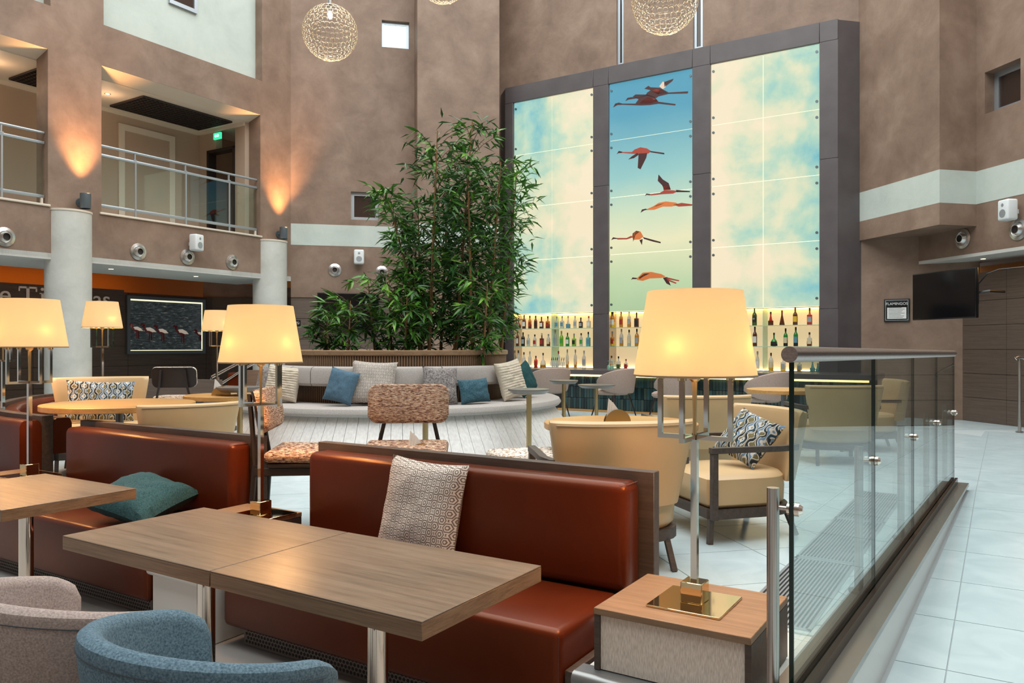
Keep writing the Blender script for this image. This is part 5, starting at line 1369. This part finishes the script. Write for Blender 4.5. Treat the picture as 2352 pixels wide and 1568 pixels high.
def row(bay, shelf, zb, t, base_v, items, bayname, shelfname):
    tot = len(items)
    ordn = ['first', 'second', 'third', 'fourth', 'fifth', 'sixth', 'seventh', 'eighth', 'ninth', 'tenth', 'eleventh', 'twelfth']
    for i, (u, hp, shape, body, lab, cap, fill) in enumerate(items):
        s = S(u, t); h_ = hp/F*P(s, t).y
        lb = '%s %s bottle%s, %s on %s shelf of %s bay' % (CN[body], SHN[shape], (' with %s label' % LN[lab]) if lab else '', ordn[i], shelfname, bayname)
        bottle(s, t, zb, h_, shape, body, lab, cap, lb, 'bottles on the %s shelf of the %s bay' % (shelfname, bayname), fill)
tb_ = TF+.17
U = lambda x: 1160+x/6.918
row(0, 1, zs1+.001, tb_, 0, [(U(215), 25, 'globe', 'b_brown', None, 'b_dark', None), (U(303), 32, 'round', 'b_brown', 'l_white', 'l_black', None), (U(395), 30, 'slim', 'b_amber', 'l_red', 'l_black', 'b_brown'), (U(487), 30, 'slim', 'b_brown', 'l_black', 'l_black', None),
    (U(580), 27, 'square', 'b_brown', 'l_white', 'l_red', None), (U(680), 28, 'square', 'b_amber', 'l_red', 'l_black', 'b_brown'), (U(822), 27, 'square', 'b_clear', 'l_blue', 'l_grey', None), (U(908), 28, 'square', 'b_clear', 'l_blue', 'l_grey', None),
    (U(1003), 28, 'cone', 'b_clear', None, 'l_grey', 'l_blue'), (U(1113), 28, 'slim', 'b_clear', 'l_grey', 'l_cream', None), (U(1205), 24, 'square', 'b_dark', 'l_grey', 'l_black', None), (U(1330), 27, 'square', 'b_clear', 'l_white', 'l_red', None)], 'left', 'top')
row(0, 2, zs2+.001, tb_, 0, [(U(195), 36, 'slim', 'b_brown', 'l_white', 'l_black', None), (U(287), 32, 'round', 'b_dark', 'l_grey', 'l_black', None), (U(372), 27, 'round', 'b_clear', 'l_grey', 'l_cream', None), (U(473), 27, 'round', 'b_clear', 'l_red', 'l_black', None),
    (U(585), 30, 'square', 'b_brown', 'l_red', 'l_cream', None), (U(690), 28, 'round', 'b_clear', 'l_cream', 'l_grey', 'b_brown'), (U(800), 38, 'slim', 'b_clear', 'l_grey', 'l_grey', None), (U(897), 35, 'round', 'b_lime', 'l_green', 'b_lime', None),
    (U(993), 31, 'round', 'b_green', 'l_white', 'b_green', None), (U(1097), 29, 'square', 'b_lime', 'l_black', 'l_grey', None), (U(1210), 30, 'slim', 'b_clear', 'l_green', 'l_black', None), (U(1323), 33, 'square', 'b_aqua', 'l_blue', 'l_black', None)], 'left', 'middle')
tk = TF+.13
row(0, 3, zk, tk, 0, [(U(212), 38, 'slim', 'b_clear', None, 'l_black', None), (U(300), 34, 'slim', 'b_clear', 'l_white', 'l_black', None), (U(395), 36, 'slim', 'b_clear', None, 'l_grey', None), (U(490), 26, 'round', 'b_red', 'l_red', 'l_black', None),
    (U(605), 33, 'globe', 'b_clear', None, 'l_black', 'b_amber'), (U(850), 38, 'slim', 'b_clear', 'l_cream', 'l_red', None), (U(990), 42, 'tall', 'b_clear', 'l_cream', 'l_grey', 'b_amber'), (U(1118), 42, 'tall', 'b_clear', 'l_cream', 'l_grey', 'b_amber'), (U(1255), 40, 'slim', 'b_clear', 'l_grey', 'l_grey', None)], 'left', 'lowest')
row(1, 1, zs1+.001, tb_, 0, [(U(1715), 37, 'round', 'b_amber', 'l_white', 'l_black', 'l_yellow'), (U(1845), 37, 'slim', 'b_amber', 'l_red', 'l_red', None), (U(1972), 38, 'slim', 'b_clear', 'l_grey', 'l_grey', 'b_amber'), (U(2090), 34, 'square', 'b_brown', 'l_black', 'l_black', None), (U(2225), 34, 'slim', 'b_olive', None, 'l_black', None)], 'middle', 'top')
row(1, 2, zs2+.001, tb_, 0, [(U(1705), 34, 'square', 'l_yellow' if False else 'b_amber', 'l_red', 'l_grey', 'l_yellow'), (U(1850), 40, 'slim', 'b_clear', 'l_grey', 'l_grey', 'b_amber'), (U(1972), 38, 'slim', 'b_clear', 'l_cream', 'l_black', 'b_clear'), (U(2095), 40, 'round', 'b_amber', 'l_grey', 'l_black', None)], 'middle', 'middle')
row(1, 3, zk, tk, 0, [(U(1693), 29, 'round', 'b_clear', None, 'l_black', 'b_amber'), (U(1803), 28, 'square', 'b_clear', None, 'l_black', 'b_olive'), (U(1922), 22, 'square', 'b_clear', 'l_red', 'l_red', 'b_red')], 'middle', 'lowest')
V = lambda x: 1690+x/8.252
row(2, 1, zs1+.001, tb_, 0, [(V(355), 41, 'round', 'b_olive', 'l_black', 'b_olive', None), (V(663), 31, 'cone', 'b_red', None, 'l_black', 'b_brown'), (V(877), 34, 'cone', 'b_brown', None, 'l_red', None), (V(1127), 40, 'round', 'b_brown', 'l_yellow', 'l_red', None), (V(1400), 39, 'square', 'b_red', 'l_grey', 'b_brown', None)], 'right', 'top')
row(2, 2, zs2+.001, tb_, 0, [(V(362), 45, 'slim', 'b_brown', 'l_white', 'l_black', None), (V(725), 31, 'globe', 'b_green', 'l_black', 'l_black', 'b_dark'), (V(945), 41, 'slim', 'b_green', 'l_cream', 'l_black', 'b_dark'), (V(1137), 44, 'slim', 'b_green', 'l_blue', 'l_black', 'b_dark'), (V(1397), 32, 'square', 'b_clear', 'l_cream', 'l_black', 'b_brown')], 'right', 'middle')
row(2, 3, zk, tk, 0, [(V(412), 45, 'tall', 'b_clear', 'l_white', 'l_grey', None), (V(668), 42, 'round', 'b_clear', 'l_cream', 'b_brown', 'l_yellow'), (V(900), 36, 'square', 'b_clear', 'l_grey', 'l_grey', 'l_yellow'), (V(1207), 28, 'square', 'b_clear', 'l_grey', 'l_grey', 'b_amber'), (V(1455), 26, 'cone', 'b_aqua', None, 'l_grey', 'b_aqua'), (V(1555), 20, 'cone', 'b_aqua', None, 'l_grey', 'b_aqua')], 'right', 'lowest')
o = [x for x in bpy.data.objects if x.get('label', '').startswith('olive green round-shouldered bottle with black label, first on top shelf of right')][0]
textmesh('51', .045, .0005, 'l_white', o, Tr(0, -.0475, .11) @ TX, align='CENTER')
k = 0
for i, x in enumerate((745, 775, 805, 835, 905, 940)):
    bo_ = thing('oil_bottle', 'small clear cruet with dark pourer in the cluster on back counter', 'bottle', P(S(U(x), TF-.1), TF-.12, zk), ROT, 'cruets with dark pourers on the back counter')
    B().lathe([(.032, 0), (.034, .02), (.026, .11), (.012, .14), (.012, .16)], 16).build('body', 'b_clear', bo_); B().cyl((0, 0, .16), (.01, 0, .22), .010, .005).build('pourer', 'l_black', bo_)

# ================================================================== PENDANT GLOBES
plain('wire_metal', (.62, .52, .40), .35, .85)
def pendant(u, v, D, R, label, up=8.0):
    q = at(u, v, D); t = thing('pendant_lamp', label, 'pendant lamp', q, 0, 'wire globe pendant lamps')
    key = 'wire'
    bb = B(); rr = R*.098; nrow = 16
    for i in range(nrow):
        ph = -PI/2+PI*(i+.9)/(nrow+.8); c = math.cos(ph); n = max(6, int(2*PI*R*c/(rr*1.72)))
        if ph > 1.33: continue
        for j in range(n):
            a = 2*PI*(j+.5*(i % 2))/n
            nrm = Vector((math.cos(a)*c, math.sin(a)*c, math.sin(ph))); M = Matrix.Translation(nrm*R) @ nrm.to_track_quat('Z', 'Y').to_matrix().to_4x4() @ Matrix.Rotation(BR.uniform(-.15, .15), 4, 'X')
            pts = [(rr*math.cos(2*PI*k/10), rr*math.sin(2*PI*k/10), 0) for k in range(10)]
            rings = []
            for k in range(10):
                ca, sa_ = math.cos(2*PI*k/10), math.sin(2*PI*k/10)
                rings.append([M @ Vector(((rr+.0027*math.cos(b_))*ca, (rr+.0027*math.cos(b_))*sa_, .0027*math.sin(b_))) for b_ in (0, PI*2/3, PI*4/3)])
            R_ = [[bb.bm.verts.new(p) for p in r] for r in rings]
            for k in range(10):
                a_, c_2 = R_[k], R_[(k+1) % 10]
                for m_ in range(3): bb.bm.faces.new((a_[m_], a_[(m_+1) % 3], c_2[(m_+1) % 3], c_2[m_]))
    bb.build('wire_shade', 'wire_metal', t, kind='stuff')
    B().lathe([(R*.15, R*.99), (R*.15, R*1.0), (R*.12, R*1.0)], 20).build('collar', 'brushed_steel', t)
    B().cyl((0, 0, R*.98), (0, 0, up), R*.11, R*.11, 16).build('stem', 'brushed_steel', t)
    B().cyl((0, 0, R*.78), (0, 0, R*.99), .025, n=12).build('lamp_holder', 'brushed_steel', t)
    B().lathe([(.008, R*.50), (.028, R*.58), (.03, R*.66), (.018, R*.78)], 14).build('bulb', 'bulb_glow', t)
    l = bpy.data.lights.new('pendant_light', 'POINT'); l.energy = 9; l.color = (1, .72, .38); l.shadow_soft_size = .04
    ob = bpy.data.objects.new('pendant_light', l); C.objects.link(ob); ob.parent = t; ob.location = (0, 0, -R*.75)
pendant(758, 75, 10.2, .35, 'wire globe pendant nearest the small lit window, fully in view')
pendant(1527, 0, 8.6, .36, 'wire globe pendant above the bar panels, cut by the top edge')
pendant(1017, -52, 11.0, .35, 'wire globe pendant whose bottom just dips into the top edge')
